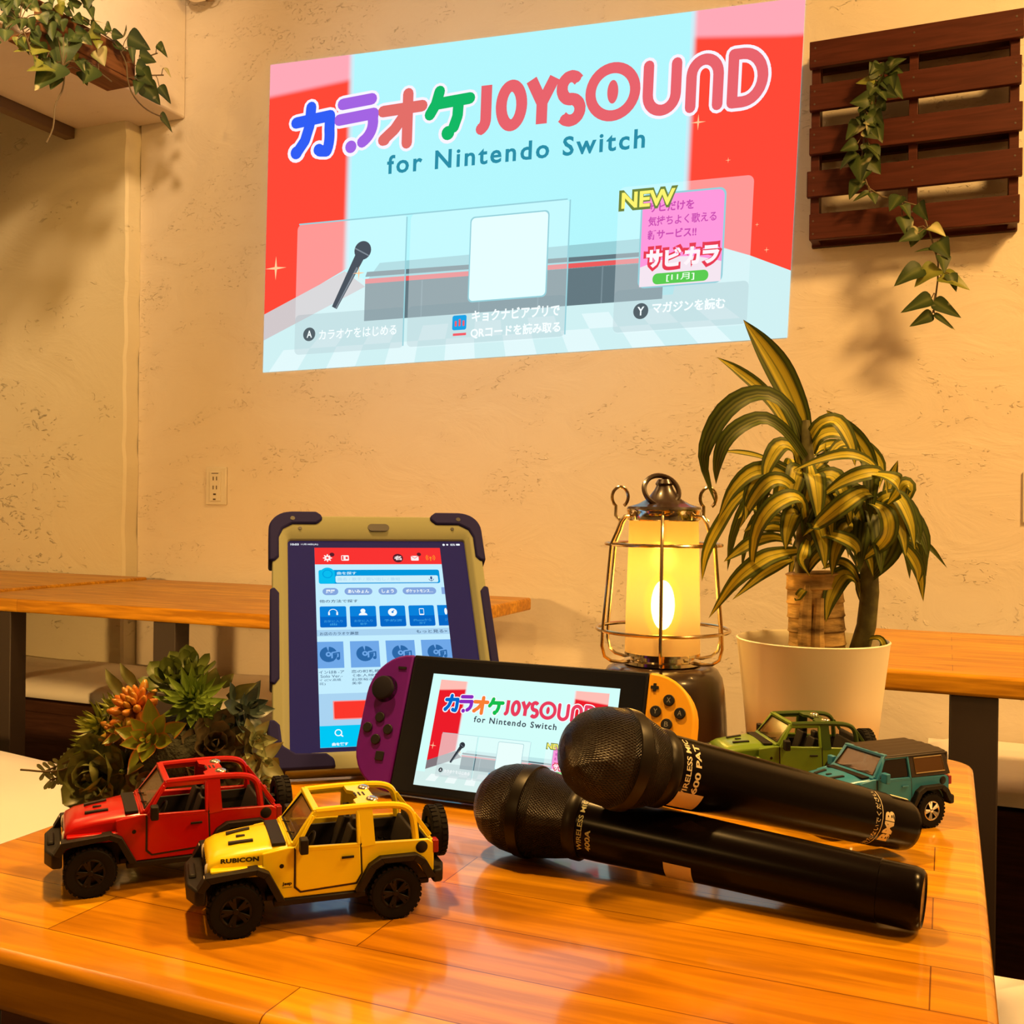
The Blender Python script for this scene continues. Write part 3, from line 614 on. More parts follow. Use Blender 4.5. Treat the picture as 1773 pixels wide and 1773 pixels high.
    A.text('white', '10:03', -.080, .2326, -.0725, .2348, 1, .03); A.text('white', '11月18日(火)', -.0705, .2326, -.055, .2348, 1, .02); A.text('white', '82%', .069, .2326, .0735, .2348, 1, .02); A.rect('white', .0745, .2328, .0782, .2348, 1, .0006); A.disc('white', .0625, .2336, .0012, 1); A.disc('white', .066, .2337, .001, 1)
    A.finish(P, {k: 'menu_'+dict(redglow='red_button_edge', red='red_button', cyan='bottom_bar', bar='top_bar', searchlight='search_bubble', mic='search_microphone', disc='disc_drawings', dark='badges', text='dark_lettering', white='white_lettering', orange='signal_icon', band='pale_bands', field='search_field', covers='cover_tiles').get(k, k) for k in P})
tablet()

# ------------------------------------------------------------------ handheld console
def console():
    s = 1.0941
    t = thing('game_console', 'handheld game console with purple and orange grips, leaning back behind the microphones', 'game console', M=slab_matrix(-.2889, .6705, .70, .0042, .3841))
    blk = mat('console_black', (.012, .013, .022), .4, spec=.15); pur = mat('purple_plastic', (.13, .007, .33), .45, spec=.2); orn = mat('orange_plastic', (.95, .46, .015), .4, spec=.3); btn = mat('button_black', (.012, .012, .016), .4, spec=.25)
    S = lambda P: [(a*s, b*s) for a, b in P]
    flat(MB(), S(rr(-.0863, .0056, .0863, .102, .001)), -.0145, 0).build('console_body', blk, t, bevel=.0008)
    flat(MB(), S(rr(-.0845, .0075, .0845, .0995, .001)), -.001, .0004).build('screen_glass', mat('screen_glass', (.008, .010, .020), .1, spec=.2), t)
    MB().bar((0, .06*s, -.0145), (0, .031, -.0735), .03, .002, (0, 0, 1)).build('kickstand', blk, t)
    root = t; mx = lambda u, v, z: ((-.0686+.1372*u/16)*s, (.0124+.0772*v/9)*s, .0005+.00006*z)
    B = Art(mx, root); B.rect('backdrop', 0, 0, 16, 9, 0); B.rect('floor_picture', 0, 0, 16, 1.1, .4)
    f = .9; A = Art(lambda u, v, z: mx(8+(u-8)*f, 4.5+(v-4.5)*f, z+.6), root); karaoke_picture(A, CONS)
    for k, mb in B.layers.items(): A.g(k).add(mb.v, [tuple(x) for x in mb.f])
    A.finish(CONS, NAMES)
    # left grip
    r = .031
    L = [(-.0867, .0056), (-.0867, .102)]+[(-.1195+r+r*math.cos(R_(a)), .102-r+r*math.sin(R_(a))) for a in range(90, 181, 10)]+[(-.1195+r+r*math.cos(R_(a)), 0.0056+r+r*math.sin(R_(a))) for a in range(180, 271, 10)]
    lg = flat(MB(), S(L), -.0148, .0004).build('left_grip', pur, t, bevel=.002, seg=3)
    circ = lambda x, y, r, n=24: S([(x+r*math.cos(2*PI*k/n), y+r*math.sin(2*PI*k/n)) for k in range(n)])
    stk = mat('stick_rubber', (.010, .010, .022), .7, spec=.2)
    mb = MB(); mb.lathe([(0, .0075), (.0055, .0075), (.0085, .0068), (.0094, .0055), (.0085, .0045), (.006, .004), (.0075, .0004), (.0105, .0004)], 28, None, (-.1046*s, .0757*s, 0)); mb.build('thumb_stick', stk, lg)
    for x, y in ((-.1041, .0553), (-.1123, .0474), (-.0959, .0474), (-.1041, .0397)): flat(MB(), circ(x, y, .0036), .0002, .0022).build('direction_button', btn, lg, bevel=.0005)
    flat(MB(), S(rr(-.1018, .0255, -.0954, .0319, .0008)), .0002, .0016).build('capture_button', btn, lg, bevel=.0004)
    flat(MB(), S(rr(-.0972, .0909, -.0908, .0926, .0003)), .0002, .0014).build('minus_button', btn, lg)
    # right grip
    Rg = [(.0867, .0056)]+[(.1195-r+r*math.cos(R_(a)), .0056+r+r*math.sin(R_(a))) for a in range(-90, 1, 10)]+[(.1195-r+r*math.cos(R_(a)), .102-r+r*math.sin(R_(a))) for a in range(0, 91, 10)]+[(.0867, .102)]
    rg = flat(MB(), S(Rg), -.0148, .0004).build('right_grip', orn, t, bevel=.002, seg=3)
    pal = mat('button_letter', (.25, .24, .22), .5)
    for ch, x, y in (('X', .1017, .0846), ('Y', .0938, .0768), ('A', .1096, .0768), ('B', .1017, .0691)):
        b = flat(MB(), circ(x, y, .0037), .0002, .0022).build('letter_button', btn, rg, bevel=.0005)
        q = Art(lambda u, v, z: (u*s, v*s, .0024), b); q.text('l', ch, x-.0013, y-.0016, x+.0013, y+.0016, 0, .01); q.layers['l'].build('letter', pal, b, smooth=0)
    mb = MB(); flat(mb, S([(.0888, .0914), (.0905, .0914), (.0905, .0897), (.0923, .0897), (.0923, .0914), (.0940, .0914), (.0940, .0932), (.0923, .0932), (.0923, .0949), (.0905, .0949), (.0905, .0932), (.0888, .0932)]), .0002, .0014); mb.build('plus_button', btn, rg)
    mb = MB(); mb.lathe([(0, .0075), (.0055, .0075), (.0085, .0068), (.0094, .0055), (.0085, .0045), (.006, .004), (.0075, .0004), (.0105, .0004)], 28, None, (.1017*s, .0475*s, 0)); mb.build('thumb_stick', stk, rg)
    flat(MB(), circ(.0945, .0287, .004), .0002, .0016).build('home_button', btn, rg, bevel=.0004)
console()

# ------------------------------------------------------------------ lantern
def lantern():
    t = thing('camping_lantern', 'lit camping lantern with wire cage, frosted glass and dark round base, beside the plant pot', 'lantern', (-.2454, .945, .70), R_(23))
    dark = mat('lantern_brown', (.035, .017, .01), .32, coat=.4); brass = mat('warm_steel', (.62, .50, .33), .22, 1.0); chrome = mat('lantern_chrome', (.75, .68, .55), .12, 1.0)
    MB().lathe([(0, 0), (.058, 0), (.0608, .002), (.0612, .008), (.0602, .030), (.0582, .052), (.0560, .063), (.0515, .0705), (.045, .0738), (.036, .0742), (0, .0742)], 48).build('base', dark, t)
    MB().lathe([(0, .074), (.034, .074), (.036, .0755), (.036, .0785), (.030, .0795), (.030, .083), (.0355, .0838), (.0355, .0862), (0, .0862)], 40).build('collar', chrome, t)
    # frosted glass
    gm, N, L, b = nt('frosted_glass'); N.remove(b); out = N['Material Output']
    tl = N.new('ShaderNodeBsdfTranslucent'); tl.inputs[0].default_value = (.40, .27, .14, 1); tp = N.new('ShaderNodeBsdfTransparent'); tp.inputs[0].default_value = (1, .86, .5, 1)
    df = N.new('ShaderNodeBsdfDiffuse'); df.inputs[0].default_value = (.62, .46, .27, 1); gl = N.new('ShaderNodeBsdfGlossy'); gl.inputs['Roughness'].default_value = .25
    m1 = N.new('ShaderNodeMixShader'); m1.inputs[0].default_value = .4; m2 = N.new('ShaderNodeMixShader'); m2.inputs[0].default_value = .5; m3 = N.new('ShaderNodeMixShader'); m3.inputs[0].default_value = .04
    L.new(tl.outputs[0], m1.inputs[1]); L.new(df.outputs[0], m1.inputs[2]); L.new(tp.outputs[0], m2.inputs[1]); L.new(m1.outputs[0], m2.inputs[2]); L.new(m2.outputs[0], m3.inputs[1]); L.new(gl.outputs[0], m3.inputs[2]); L.new(m3.outputs[0], out.inputs[0])
    MB().lathe([(.0352, .0862), (.0348, .12), (.0335, .17), (.0325, .2095)], 48).build('frosted_glass', gm, t)
    MB().lathe([(0, .2095), (.0335, .2095), (.0345, .2105), (.0345, .2175), (.0352, .2185), (.0352, .2205), (0, .2205)], 40).build('cap', chrome, t)
    MB().lathe([(.0352, .2202), (.034, .2225), (.024, .2255), (.016, .2300), (.0095, .2385), (.0075, .2425), (.0085, .2445), (.006, .2485), (0, .2495)], 36).build('top_cone', dark, t)
    rg = MB(); Rm = Matrix.Rotation(R_(-62), 3, 'X') @ Matrix.Rotation(R_(0), 3, 'Y')
    Rm = Matrix.Rotation(R_(18), 3, 'Y') @ Matrix.Rotation(R_(58), 3, 'X')
    pts = [Vector((-.004, -.010, .2375))+Rm @ Vector((.0168*math.cos(2*PI*k/32), .0168*math.sin(2*PI*k/32), 0)) for k in range(32)]
    rg.tube(pts, .0024, 8, closed=True); rg.build('hanging_ring', dark, t)
    # bulb
    MB().lathe([(0, .088), (.009, .088), (.009, .098), (.007, .100), (0, .100)], 20).build('bulb_socket', brass, t)
    be = emit('bulb_light', (1, .68, .24), 46)
    MB().ball((0, 0, .130), (.0112, .0112, .0235), 20, 12).build('bulb', be, t)
    MB().ball((0, 0, .129), (.0180, .0180, .0315), 24, 14).build('bulb_halo_shell', emit('bulb_glow', (1, .72, .02), 1.5, .4), t)  # added glowing shell that paints the yellow halo around the bulb
    # cage
    for r, z in ((.054, .1873), (.062, .1074)): MB().tube([(r*math.cos(2*PI*k/48), r*math.sin(2*PI*k/48), z) for k in range(48)], .0017, 8, closed=True).build('cage_ring', brass, t)
    for k in range(6):
        a = R_(-90-10+60*k); up = MB()
        prof = [(.034, .214), (.041, .2135), (.0455, .208), (.0485, .200), (.0545, .1873), (.0585, .146), (.0622, .1074), (.0628, .094), (.0600, .084), (.053, .0795), (.043, .078), (.034, .0782)]
        up.tube([(r*math.cos(a), r*math.sin(a), z) for r, z in prof], .0016, 8); up.build('cage_wire', brass, t)
    for s in (-1, 1):
        lp = MB(); c = Vector((s*.0415, 0, .2315))
        lp.tube([(c.x+.0075*math.cos(R_(a)), -.002*math.sin(R_(a)), c.z+.0095*math.sin(R_(a))) for a in range(-60, 241, 15)]+[(c.x-.004, 0, .214), (c.x, -.002, .209)], .0016, 8)
        lp.build('side_hook', brass, t)
    # inner light of the bulb
    d = bpy.data.lights.new('lantern_bulb_light', 'POINT'); d.energy = .42; d.color = (1, .55, .10); d.shadow_soft_size = .012
    o = bpy.data.objects.new('lantern_bulb_light', d); COL.objects.link(o); o.location = (-.2454, .945, .70+.170)
lantern()

# ------------------------------------------------------------------ microphones
def mic(head, end, label, kr, extra, sh=0):
    h, e = Vector(head), Vector(end); ax = (e-h); Ln = ax.length; ax.normalize()
    up = Vector((0, 0, 1)); up = (up-ax*up.dot(ax)).normalized(); sd = ax.cross(up)
    # local: Z along the body, X up
    Mx = Matrix(((up.x, sd.x*-1, ax.x, h.x), (up.y, sd.y*-1, ax.y, h.y), (up.z, sd.z*-1, ax.z, h.z), (0, 0, 0, 1)))
    Mx = Matrix((( up.x, -sd.x, -ax.x, h.x), (up.y, -sd.y, -ax.y, h.y), (up.z, -sd.z, -ax.z, h.z), (0, 0, 0, 1)))
    # keep right handed: X=up, Y=ax x up, Z=ax
    yv = ax.cross(up); Mx = Matrix(((up.x, yv.x, ax.x, h.x), (up.y, yv.y, ax.y, h.y), (up.z, yv.z, ax.z, h.z), (0, 0, 0, 1)))
    t = thing('microphone', label, 'microphone', M=Mx, group='wireless microphones')
    body = M['mic_body']; lz = lambda P: MB().lathe([(a*kr, b) for a, b in P], 64)
    prof = [(0, -.0290), (.008, -.0284), (.0155, -.0258), (.0220, -.0206), (.0265, -.0140), (.0290, -.0065), (.0298, .0005), (.0299, .004)]
    lz(prof).build('grille_ball', M['mic_mesh'], t)
    lz([(.0299, .004), (.0308, .0045), (.0311, .008), (.0308, .0115), (.0296, .012)]).build('grille_band', M['mic_band'], t)
    lz([(.0296, .012), (.0286, .018-sh*.2), (.0262, .030-sh*.65), (.0238, .0395-sh)]).build('grille_cone', M['mic_mesh'], t)
    lz([(r, z-sh) for r, z in ((.0238, .0395), (.0243, .041), (.0243, .0455), (.0226, .0475), (.0221, .0475))]).build('neck_ring', M['mic_band'], t)
    e1 = Ln-.022
    bd = lz([(.0221, .0475-sh), (.0219, .060-sh), (.0207, .090), (.0196, .14), (.0183, e1), (.0176, e1+.0003), (.0176, e1+.017), (.0168, e1+.0205), (.0150, e1+.022), (.0142, e1+.0212), (0, e1+.0212)]).build('handle', body, t)
    rad = lambda z: kr*(.0221 if z < .06-sh else .0219-.0012*(z-.06+sh)/(.03+sh) if z < .09 else .0207-.0011*(z-.09)/.05 if z < .14 else .0196-.0013*(z-.14)/(e1-.14))+.00012
    def wrap(body_txt, z0, z1, a0, a1, m, name, bold=.01, along=False):
        """lettering wrapped on the handle; runs around it from angle a0 to a1 (degrees from up)"""
        vs, fs, x0, x1, y0, y1 = text_geo(body_txt, bold); out = []
        for x, y in vs:
            u = (x-x0)/(x1-x0); v = (y-y0)/(y1-y0); a = R_(a0+(a1-a0)*u); z = z1+(z0-z1)*v; r = rad(z)
            out.append((r*math.cos(a), r*math.sin(a), z))
        MB().add(out, fs).build(name, m, bd, smooth=0)
    def band(z0, z1, a0, a1, m, name, lift=.0002, n=12):
        vs = []; fs = []
        for i in range(n+1):
            a = R_(a0+(a1-a0)*i/n)
            for z in (z0, z1): r = rad(z)+lift; vs.append((r*math.cos(a), r*math.sin(a), z))
        for i in range(n): fs.append((2*i, 2*i+1, 2*i+3, 2*i+2))
        MB().add(vs, fs).build(name, m, bd)
    extra(wrap, band, Ln, e1, sh)
    return t
def mic_mats():
    M['mic_body'] = mat('microphone_black', (.004, .002, .0015), .22, spec=.13)
    M['mic_band'] = mat('grille_band_black', (.010, .007, .005), .36, spec=.25)
    m, N, L, b = nt('woven_grille'); tc = N.new('ShaderNodeTexCoord'); mp = N.new('ShaderNodeMapping'); mp.inputs['Scale'].default_value = (75, 12, 1); L.new(tc.outputs['UV'], mp.inputs[0])
    tc2 = N.new('ShaderNodeTexCoord'); w = []
    for i, sc in enumerate(((300, 300, 0), (300, -300, 240))):
        wv = N.new('ShaderNodeTexWave'); wv.wave_type = 'BANDS'; wv.bands_direction = 'DIAGONAL'; wv.inputs['Scale'].default_value = 1; wv.inputs['Distortion'].default_value = .6
        mm = N.new('ShaderNodeMapping'); mm.inputs['Scale'].default_value = (62 if i == 0 else -62, 9, 1); L.new(tc.outputs['UV'], mm.inputs[0]); L.new(mm.outputs[0], wv.inputs['Vector']); w.append(wv)
    mx = N.new('ShaderNodeMath'); mx.operation = 'MAXIMUM'; L.new(w[0].outputs['Fac'], mx.inputs[0]); L.new(w[1].outputs['Fac'], mx.inputs[1])
    bp = N.new('ShaderNodeBump'); bp.inputs['Strength'].default_value = 1.0; bp.inputs['Distance'].default_value = .0022; L.new(mx.outputs[0], bp.inputs['Height']); L.new(bp.outputs[0], b.inputs['Normal'])
    rp = N.new('ShaderNodeValToRGB'); rp.color_ramp.elements[0].color = (.002, .0015, .0015, 1); rp.color_ramp.elements[1].color = (.022, .016, .014, 1); rp.color_ramp.elements[0].position = .35; L.new(mx.outputs[0], rp.inputs[0]); L.new(rp.outputs[0], b.inputs['Base Color'])
    b.inputs['Roughness'].default_value = .38; b.inputs['Metallic'].default_value = .3; M['mic_mesh'] = m
    M['mic_print'] = mat('cream_print', (.75, .66, .45), .5); M['mic_print2'] = mat('greenish_print', (.50, .52, .30), .5); M['sticker'] = mat('cream_sticker', (.72, .58, .34), .6)
mic_mats()
def ex1(wrap, band, Ln, e1, sh):
    wrap('WIRELESS MIC', .0500-sh, .0535-sh, 128, 20, M['mic_print'], 'collar_lettering', .02); wrap('600 PAT', .0560-sh, .0600-sh, 112, 28, M['mic_print'], 'collar_lettering', .03)
    band(.0485-sh, .066-sh, 112, 150, M['sticker'], 'sticker')
    wrap('を持たないでください', e1-.0185, e1-.0145, 165, 22, M['mic_print'], 'end_lettering', .0); band(e1-.0135, e1-.0130, 168, 18, M['mic_print'], 'end_line')
    wrap('BMB', e1-.011, e1-.0035, 128, 62, M['mic_print'], 'end_logo', .05)
    band(e1+.001, e1+.0155, 10, 16, M['mic_print'], 'end_mark')
def ex2(wrap, band, Ln, e1, sh):
    wrap('WIRELESS MIC', .0490, .0522, 120, 30, M['mic_print2'], 'collar_lettering', .015); wrap('400A', .0545, .0580, 118, 80, M['mic_print2'], 'collar_lettering', .03)
    band(.103, .1195, 106, 160, M['sticker'], 'sticker')
mic((-.1757, .5603, .7788), (-.0224, .7088, .7178), 'black wireless microphone lying on top of the other one, its end lettered in cream', .94, ex1, .011)
mic((-.247, .6005, .7293), (-.0085, .5765, .7175), 'black wireless microphone lying flat on the table nearest the camera, under the other', .93, ex2)
# ------------------------------------------------------------------ plants: shapes of single leaves in millimetres or metres
DRACAENA=[([(-9.4,268.9),(-14.1,304.7),(-30.2,340.6),(-47.2,367.1),(-65.1,390.1)],19.8,0),([(-12.2,272.6),(-26.4,306.6),(-43.4,329.3),(-66.1,346.3),(-87.2,357.1)],11.0,-20),([(-9.4,267.0),(-20.7,302.9),(-39.6,321.7),(-62.3,321.7),(-83.1,306.6),(-96.3,282.1),(-99.1,259.4),(-86.8,223.5)],13.6,12),([(-12.2,267.0),(-32.1,289.6),(-52.8,300.0),(-73.6,292.5),(-86.8,278.3),(-91.6,259.4),(-91.0,242.4)],11.7,30),([(-32.1,263.2),(-49.1,269.8),(-66.1,272.6),(-84.0,272.6)],4.2,-10),([(54.8,246.2),(45.4,272.6),(28.4,293.4),(11.4,311.0)],14.7,0),([(-2.8,271.7),(1.9,285.9),(15.1,291.5),(30.3,284.0),(43.5,259.4)],11.7,0),([(15.1,270.8),(28.4,282.1),(49.1,280.2),(64.3,263.2),(61.4,240.5)],9.8,-15),([(52.9,250.0),(34.0,263.2),(13.3,268.5),(-7.5,264.1),(-30.2,252.8)],8.7,50),([(54.8,234.9),(41.6,251.9),(22.7,251.9),(5.7,244.3),(-7.5,230.1)],11.0,60),([(43.5,234.9),(24.6,236.8),(5.7,227.3),(-9.4,212.2),(-17.9,198.0)],12.5,70),([(24.6,253.8),(39.7,250.0),(49.1,240.5),(51.0,225.4)],12.5,75),([(-15.1,225.4),(-24.5,244.3),(-41.5,254.7),(-60.4,253.8),(-77.4,236.8),(-88.7,210.3)],12.5,20),([(-16.0,219.8),(-30.2,242.4),(-47.2,246.2),(-61.3,229.2),(-69.8,202.8)],11.7,40),([(-16.0,214.1),(-24.5,229.2),(-37.7,232.0),(-54.7,221.6),(-64.2,199.0),(-63.2,159.3)],12.5,60),([(-20.7,210.3),(-35.8,213.2),(-50.9,208.4),(-62.3,200.9)],8.7,0),([(-20.7,201.8),(-35.8,205.6),(-53.8,203.1)],7.9,0),([(-21.7,192.4),(-39.6,197.1),(-58.5,193.3),(-71.7,184.8),(-83.1,174.8)],9.4,20),([(-19.8,185.8),(-39.6,183.9),(-56.6,178.2),(-77.4,159.3),(-96.3,125.3)],12.1,45),([(-21.7,177.3),(-34.0,173.5),(-50.9,163.1),(-73.6,140.8)],7.9,20),([(-35.8,251.9),(-66.1,233.0),(-84.9,206.5),(-96.3,182.0),(-100.0,156.5)],8.7,0),([(30.3,231.1),(39.7,221.6),(42.5,199.0),(30.3,175.4)],13.6,70),([(-9.4,202.8),(7.6,199.0),(22.7,189.5),(30.3,172.2)],10.4,50),([(49.1,233.0),(60.5,214.1),(56.7,185.8),(41.6,155.6)],16.1,30),([(61.4,221.6),(69.0,238.6),(74.6,253.8),(78.4,267.0)],7.6,-10),([(62.4,212.2),(70.9,233.0),(76.5,244.3),(81.2,240.5),(71.8,214.1)],11.7,10),([(65.2,197.1),(73.7,214.1),(83.1,220.1),(90.7,204.7),(93.5,182.9)],7.9,-10),([(67.1,199.0),(81.2,185.8),(90.7,170.7),(93.5,157.4)],9.8,10),([(69.0,202.8),(85.0,199.0),(102.0,189.5),(117.1,171.0)],4.5,0),([(54.8,236.8),(63.3,219.8),(67.1,197.1),(54.8,165.0)],11.7,10),([(-12.2,195.2),(-20.7,187.7),(-22.6,176.3),(-8.5,162.2)],9.4,50),([(-8.5,263.2),(-11.3,244.3),(-15.1,219.8)],10.4,30),([(5.7,233.0),(15.1,221.6),(20.8,208.4),(5.7,202.8)],13.2,20),([(17.0,242.4),(28.4,227.3),(22.7,210.3),(9.5,206.5)],15.1,0),([(1.9,251.9),(7.6,240.5),(15.1,233.0),(28.4,233.0)],11.3,-10),([(-9.4,214.1),(-1.8,202.8),(9.5,195.2),(15.1,182.0)],11.3,30),([(47.3,255.6),(54.8,263.2),(52.9,270.8),(47.3,282.1)],8.5,-30),([(5.7,259.4),(15.1,267.0),(17.0,274.5),(15.1,282.1)],10.4,-30),([(37.8,159.3),(28.4,170.7),(17.0,176.3),(5.7,168.8)],7.6,20),([(38.8,159.3),(49.1,170.7),(52.9,180.1),(51.0,191.4)],7.6,20),([(-9.4,165.0),(-3.7,178.2),(5.7,185.8),(13.3,183.9)],7.6,20),([(41.6,108.3),(50.1,111.2),(52.9,104.6),(47.3,98.9),(39.7,98.5)],4.9,30),([(-17.0,142.3),(-21.7,145.2),(-17.0,151.8),(-11.3,149.9)],5.7,30),([(-34.0,212.2),(-43.4,221.6),(-52.8,223.5),(-64.2,212.2)],7.6,-20),([(-1.8,267.0),(13.3,278.3),(28.4,282.1),(43.5,270.8)],7.6,-30)]
PALLET_VINE= [([(-0.131,2.285,1.844),(-0.089,2.285,1.858)],0.0328),([(-0.142,2.285,1.837),(-0.162,2.285,1.865)],0.0287),([(-0.15,2.285,1.83),(-0.189,2.285,1.832)],0.0205),([(-0.127,2.285,1.831),(-0.094,2.285,1.781)],0.0328),([(-0.15,2.285,1.818),(-0.165,2.285,1.796)],0.0287),([(-0.161,2.285,1.787),(-0.201,2.285,1.784)],0.0328),([(-0.157,2.285,1.778),(-0.184,2.285,1.757)],0.0287),([(-0.149,2.285,1.781),(-0.128,2.285,1.774)],0.0287),([(-0.149,2.285,1.764),(-0.131,2.285,1.729)],0.0246),([(-0.176,2.285,1.748),(-0.208,2.285,1.71)],0.0369),([(-0.168,2.285,1.73),(-0.141,2.285,1.702)],0.0287),([(-0.184,2.285,1.699),(-0.219,2.285,1.687)],0.0246),([(-0.16,2.285,1.696),(-0.14,2.285,1.66)],0.0328),([(-0.183,2.285,1.678),(-0.219,2.285,1.649)],0.0369),([(-0.175,2.285,1.673),(-0.177,2.285,1.613)],0.0451),([(-0.16,2.285,1.667),(-0.136,2.285,1.635)],0.0328),([(-0.155,2.285,1.596),(-0.146,2.285,1.567)],0.0213),([(-0.159,2.285,1.595),(-0.192,2.285,1.576)],0.0107),([(-0.097,2.285,1.582),(-0.119,2.285,1.547)],0.032),([(-0.093,2.285,1.561),(-0.077,2.285,1.531)],0.0254),([(-0.062,2.285,1.562),(-0.043,2.285,1.519)],0.0254),([(-0.093,2.285,1.537),(-0.08,2.285,1.482)],0.0328),([(-0.062,2.285,1.497),(-0.101,2.285,1.478)],0.0254),([(-0.062,2.285,1.513),(-0.076,2.285,1.47)],0.0328),([(-0.039,2.285,1.511),(-0.009,2.285,1.484)],0.0246),([(-0.024,2.285,1.481),(-0.001,2.285,1.439)],0.0336),([(-0.031,2.285,1.462),(-0.069,2.285,1.463)],0.0082),([(-0.053,2.285,1.427),(-0.108,2.285,1.389)],0.0389),([(-0.023,2.285,1.425),(-0.068,2.285,1.386)],0.041),([(-0.016,2.285,1.448),(-0.012,2.285,1.408)],0.0287),([(-0.018,2.285,1.408),(0.038,2.285,1.372)],0.0377),([(-0.001,2.285,1.411),(0.012,2.285,1.37)],0.0225),([(-0.034,2.285,1.363),(-0.094,2.285,1.337)],0.032),([(-0.03,2.285,1.357),(0.022,2.285,1.316)],0.0254),([(-0.032,2.285,1.333),(-0.076,2.285,1.309)],0.0229),([(-0.028,2.285,1.331),(0.012,2.285,1.293)],0.0098)]
PALLET_STEM= [(-0.131,2.292,1.855),(-0.142,2.292,1.807),(-0.161,2.292,1.773),(-0.169,2.292,1.724),(-0.176,2.292,1.655),(-0.155,2.292,1.598),(-0.109,2.292,1.577),(-0.063,2.292,1.556),(-0.039,2.292,1.497),(-0.022,2.292,1.434),(-0.025,2.292,1.382),(-0.03,2.292,1.334)]
BEAM_VINE= [([(-1.955,1.893,2.141),(-1.955,1.917,2.137)],0.0256),([(-1.955,1.851,2.119),(-1.955,1.888,2.139)],0.0288),([(-1.955,1.884,2.097),(-1.955,1.917,2.119)],0.0292),([(-1.955,1.866,2.092),(-1.955,1.875,2.075)],0.0326),([(-1.955,1.79,2.048),(-1.955,1.797,2.002)],0.0264),([(-1.955,1.669,2.025),(-1.955,1.653,2.032)],0.0235),([(-1.955,1.685,2.033),(-1.955,1.697,2.014)],0.0271),([(-1.955,1.693,2.026),(-1.955,1.662,1.972)],0.0288),([(-1.955,1.714,2.025),(-1.955,1.71,1.996)],0.0239),([(-1.955,1.677,2.042),(-1.955,1.709,2.054)],0.0236),([(-1.955,1.734,2.062),(-1.955,1.759,2.052)],0.031),([(-1.955,1.776,2.081),(-1.955,1.789,2.062)],0.0315),([(-1.955,1.811,2.1),(-1.955,1.829,2.083)],0.032),([(-1.955,1.833,2.1),(-1.955,1.865,2.103)],0.0286),([(-1.955,1.759,2.049),(-1.955,1.777,2.025)],0.0313),([(-1.955,1.82,2.072),(-1.955,1.834,2.05)],0.0321),([(-1.955,1.726,2.027),(-1.955,1.743,2.007)],0.0275),([(-1.955,1.789,2.08),(-1.955,1.768,2.084)],0.0282),([(-1.955,1.717,2.064),(-1.955,1.742,2.079)],0.0274),([(-1.955,1.834,2.036),(-1.955,1.835,1.959)],0.0663),([(-1.955,1.813,1.963),(-1.955,1.749,1.873)],0.0604),([(-1.955,1.795,1.938),(-1.955,1.721,1.898)],0.0282),([(-1.955,1.813,1.934),(-1.955,1.792,1.887)],0.0284),([(-1.955,1.735,1.99),(-1.955,1.777,1.98)],0.0276),([(-1.955,1.747,2.012),(-1.955,1.756,1.981)],0.0277),([(-1.955,1.706,1.984),(-1.955,1.714,1.954)],0.0239),([(-1.955,1.735,1.959),(-1.955,1.688,1.936)],0.0155),([(-1.955,1.752,1.945),(-1.955,1.746,1.917)],0.0243),([(-1.955,1.773,1.954),(-1.955,1.793,1.934)],0.0245),([(-1.955,1.919,1.998),(-1.955,1.888,1.935)],0.0462),([(-1.955,1.933,2.043),(-1.955,1.962,2.014)],0.0427),([(-1.955,1.932,2.092),(-1.955,1.894,2.047)],0.0334),([(-1.955,1.961,2.112),(-1.955,1.981,2.106)],0.0263),([(-1.955,1.922,2.112),(-1.955,1.966,2.133)],0.0141),([(-1.955,1.981,2.102),(-1.955,2.022,2.108)],0.0227),([(-1.955,2.019,2.107),(-1.955,2.022,2.131)],0.0096),([(-1.955,2.037,2.119),(-1.955,2.118,2.116)],0.0443),([(-1.955,2.14,2.139),(-1.955,2.177,2.114)],0.0272),([(-1.955,2.08,2.09),(-1.955,2.142,2.096)],0.0352),([(-1.955,2.048,2.093),(-1.955,2.054,2.052)],0.0163),([(-1.955,2.065,2.053),(-1.955,2.119,2.047)],0.035),([(-1.955,2.081,2.047),(-1.955,2.125,2.017)],0.0411),([(-1.955,2.166,2.087),(-1.955,2.188,2.061)],0.0181),([(-1.955,2.081,2.024),(-1.955,2.068,1.982)],0.0243),([(-1.955,2.097,2.023),(-1.955,2.159,1.988)],0.0453),([(-1.955,2.156,2.041),(-1.955,2.205,2.013)],0.0249),([(-1.955,2.162,1.967),(-1.955,2.212,1.937)],0.0342),([(-1.955,1.913,2.088),(-1.955,1.961,2.083)],0.0332),([(-1.955,1.866,2.057),(-1.955,1.913,2.069)],0.029),([(-1.955,1.991,2.088),(-1.955,2.043,2.09)],0.0228)]
ST_A = [(-1.96,1.937,2.095),(-1.96,1.997,2.091),(-1.96,2.038,2.055),(-1.96,2.044,2.018),(-1.96,2.06,1.986),(-1.96,2.093,1.967),(-1.96,2.131,1.961),(-1.96,2.171,1.963)]
ST_B = [(-1.96,1.835,1.965),(-1.96,1.84,1.946),(-1.96,1.834,1.907),(-1.96,1.814,1.865),(-1.96,1.808,1.809),(-1.96,1.789,1.766)]
ST_Cc = [(-1.96,1.71,2.014),(-1.96,1.731,1.985),(-1.96,1.752,1.953),(-1.96,1.782,1.944)]
ST_Dd = [(-1.96,2.08,2.079),(-1.96,2.151,2.126)]
ST_Ee = [(-1.96,2.124,2.056),(-1.96,2.175,2.077)]
ST_Ff = [(-1.96,1.948,1.996),(-1.96,1.99,1.988)]
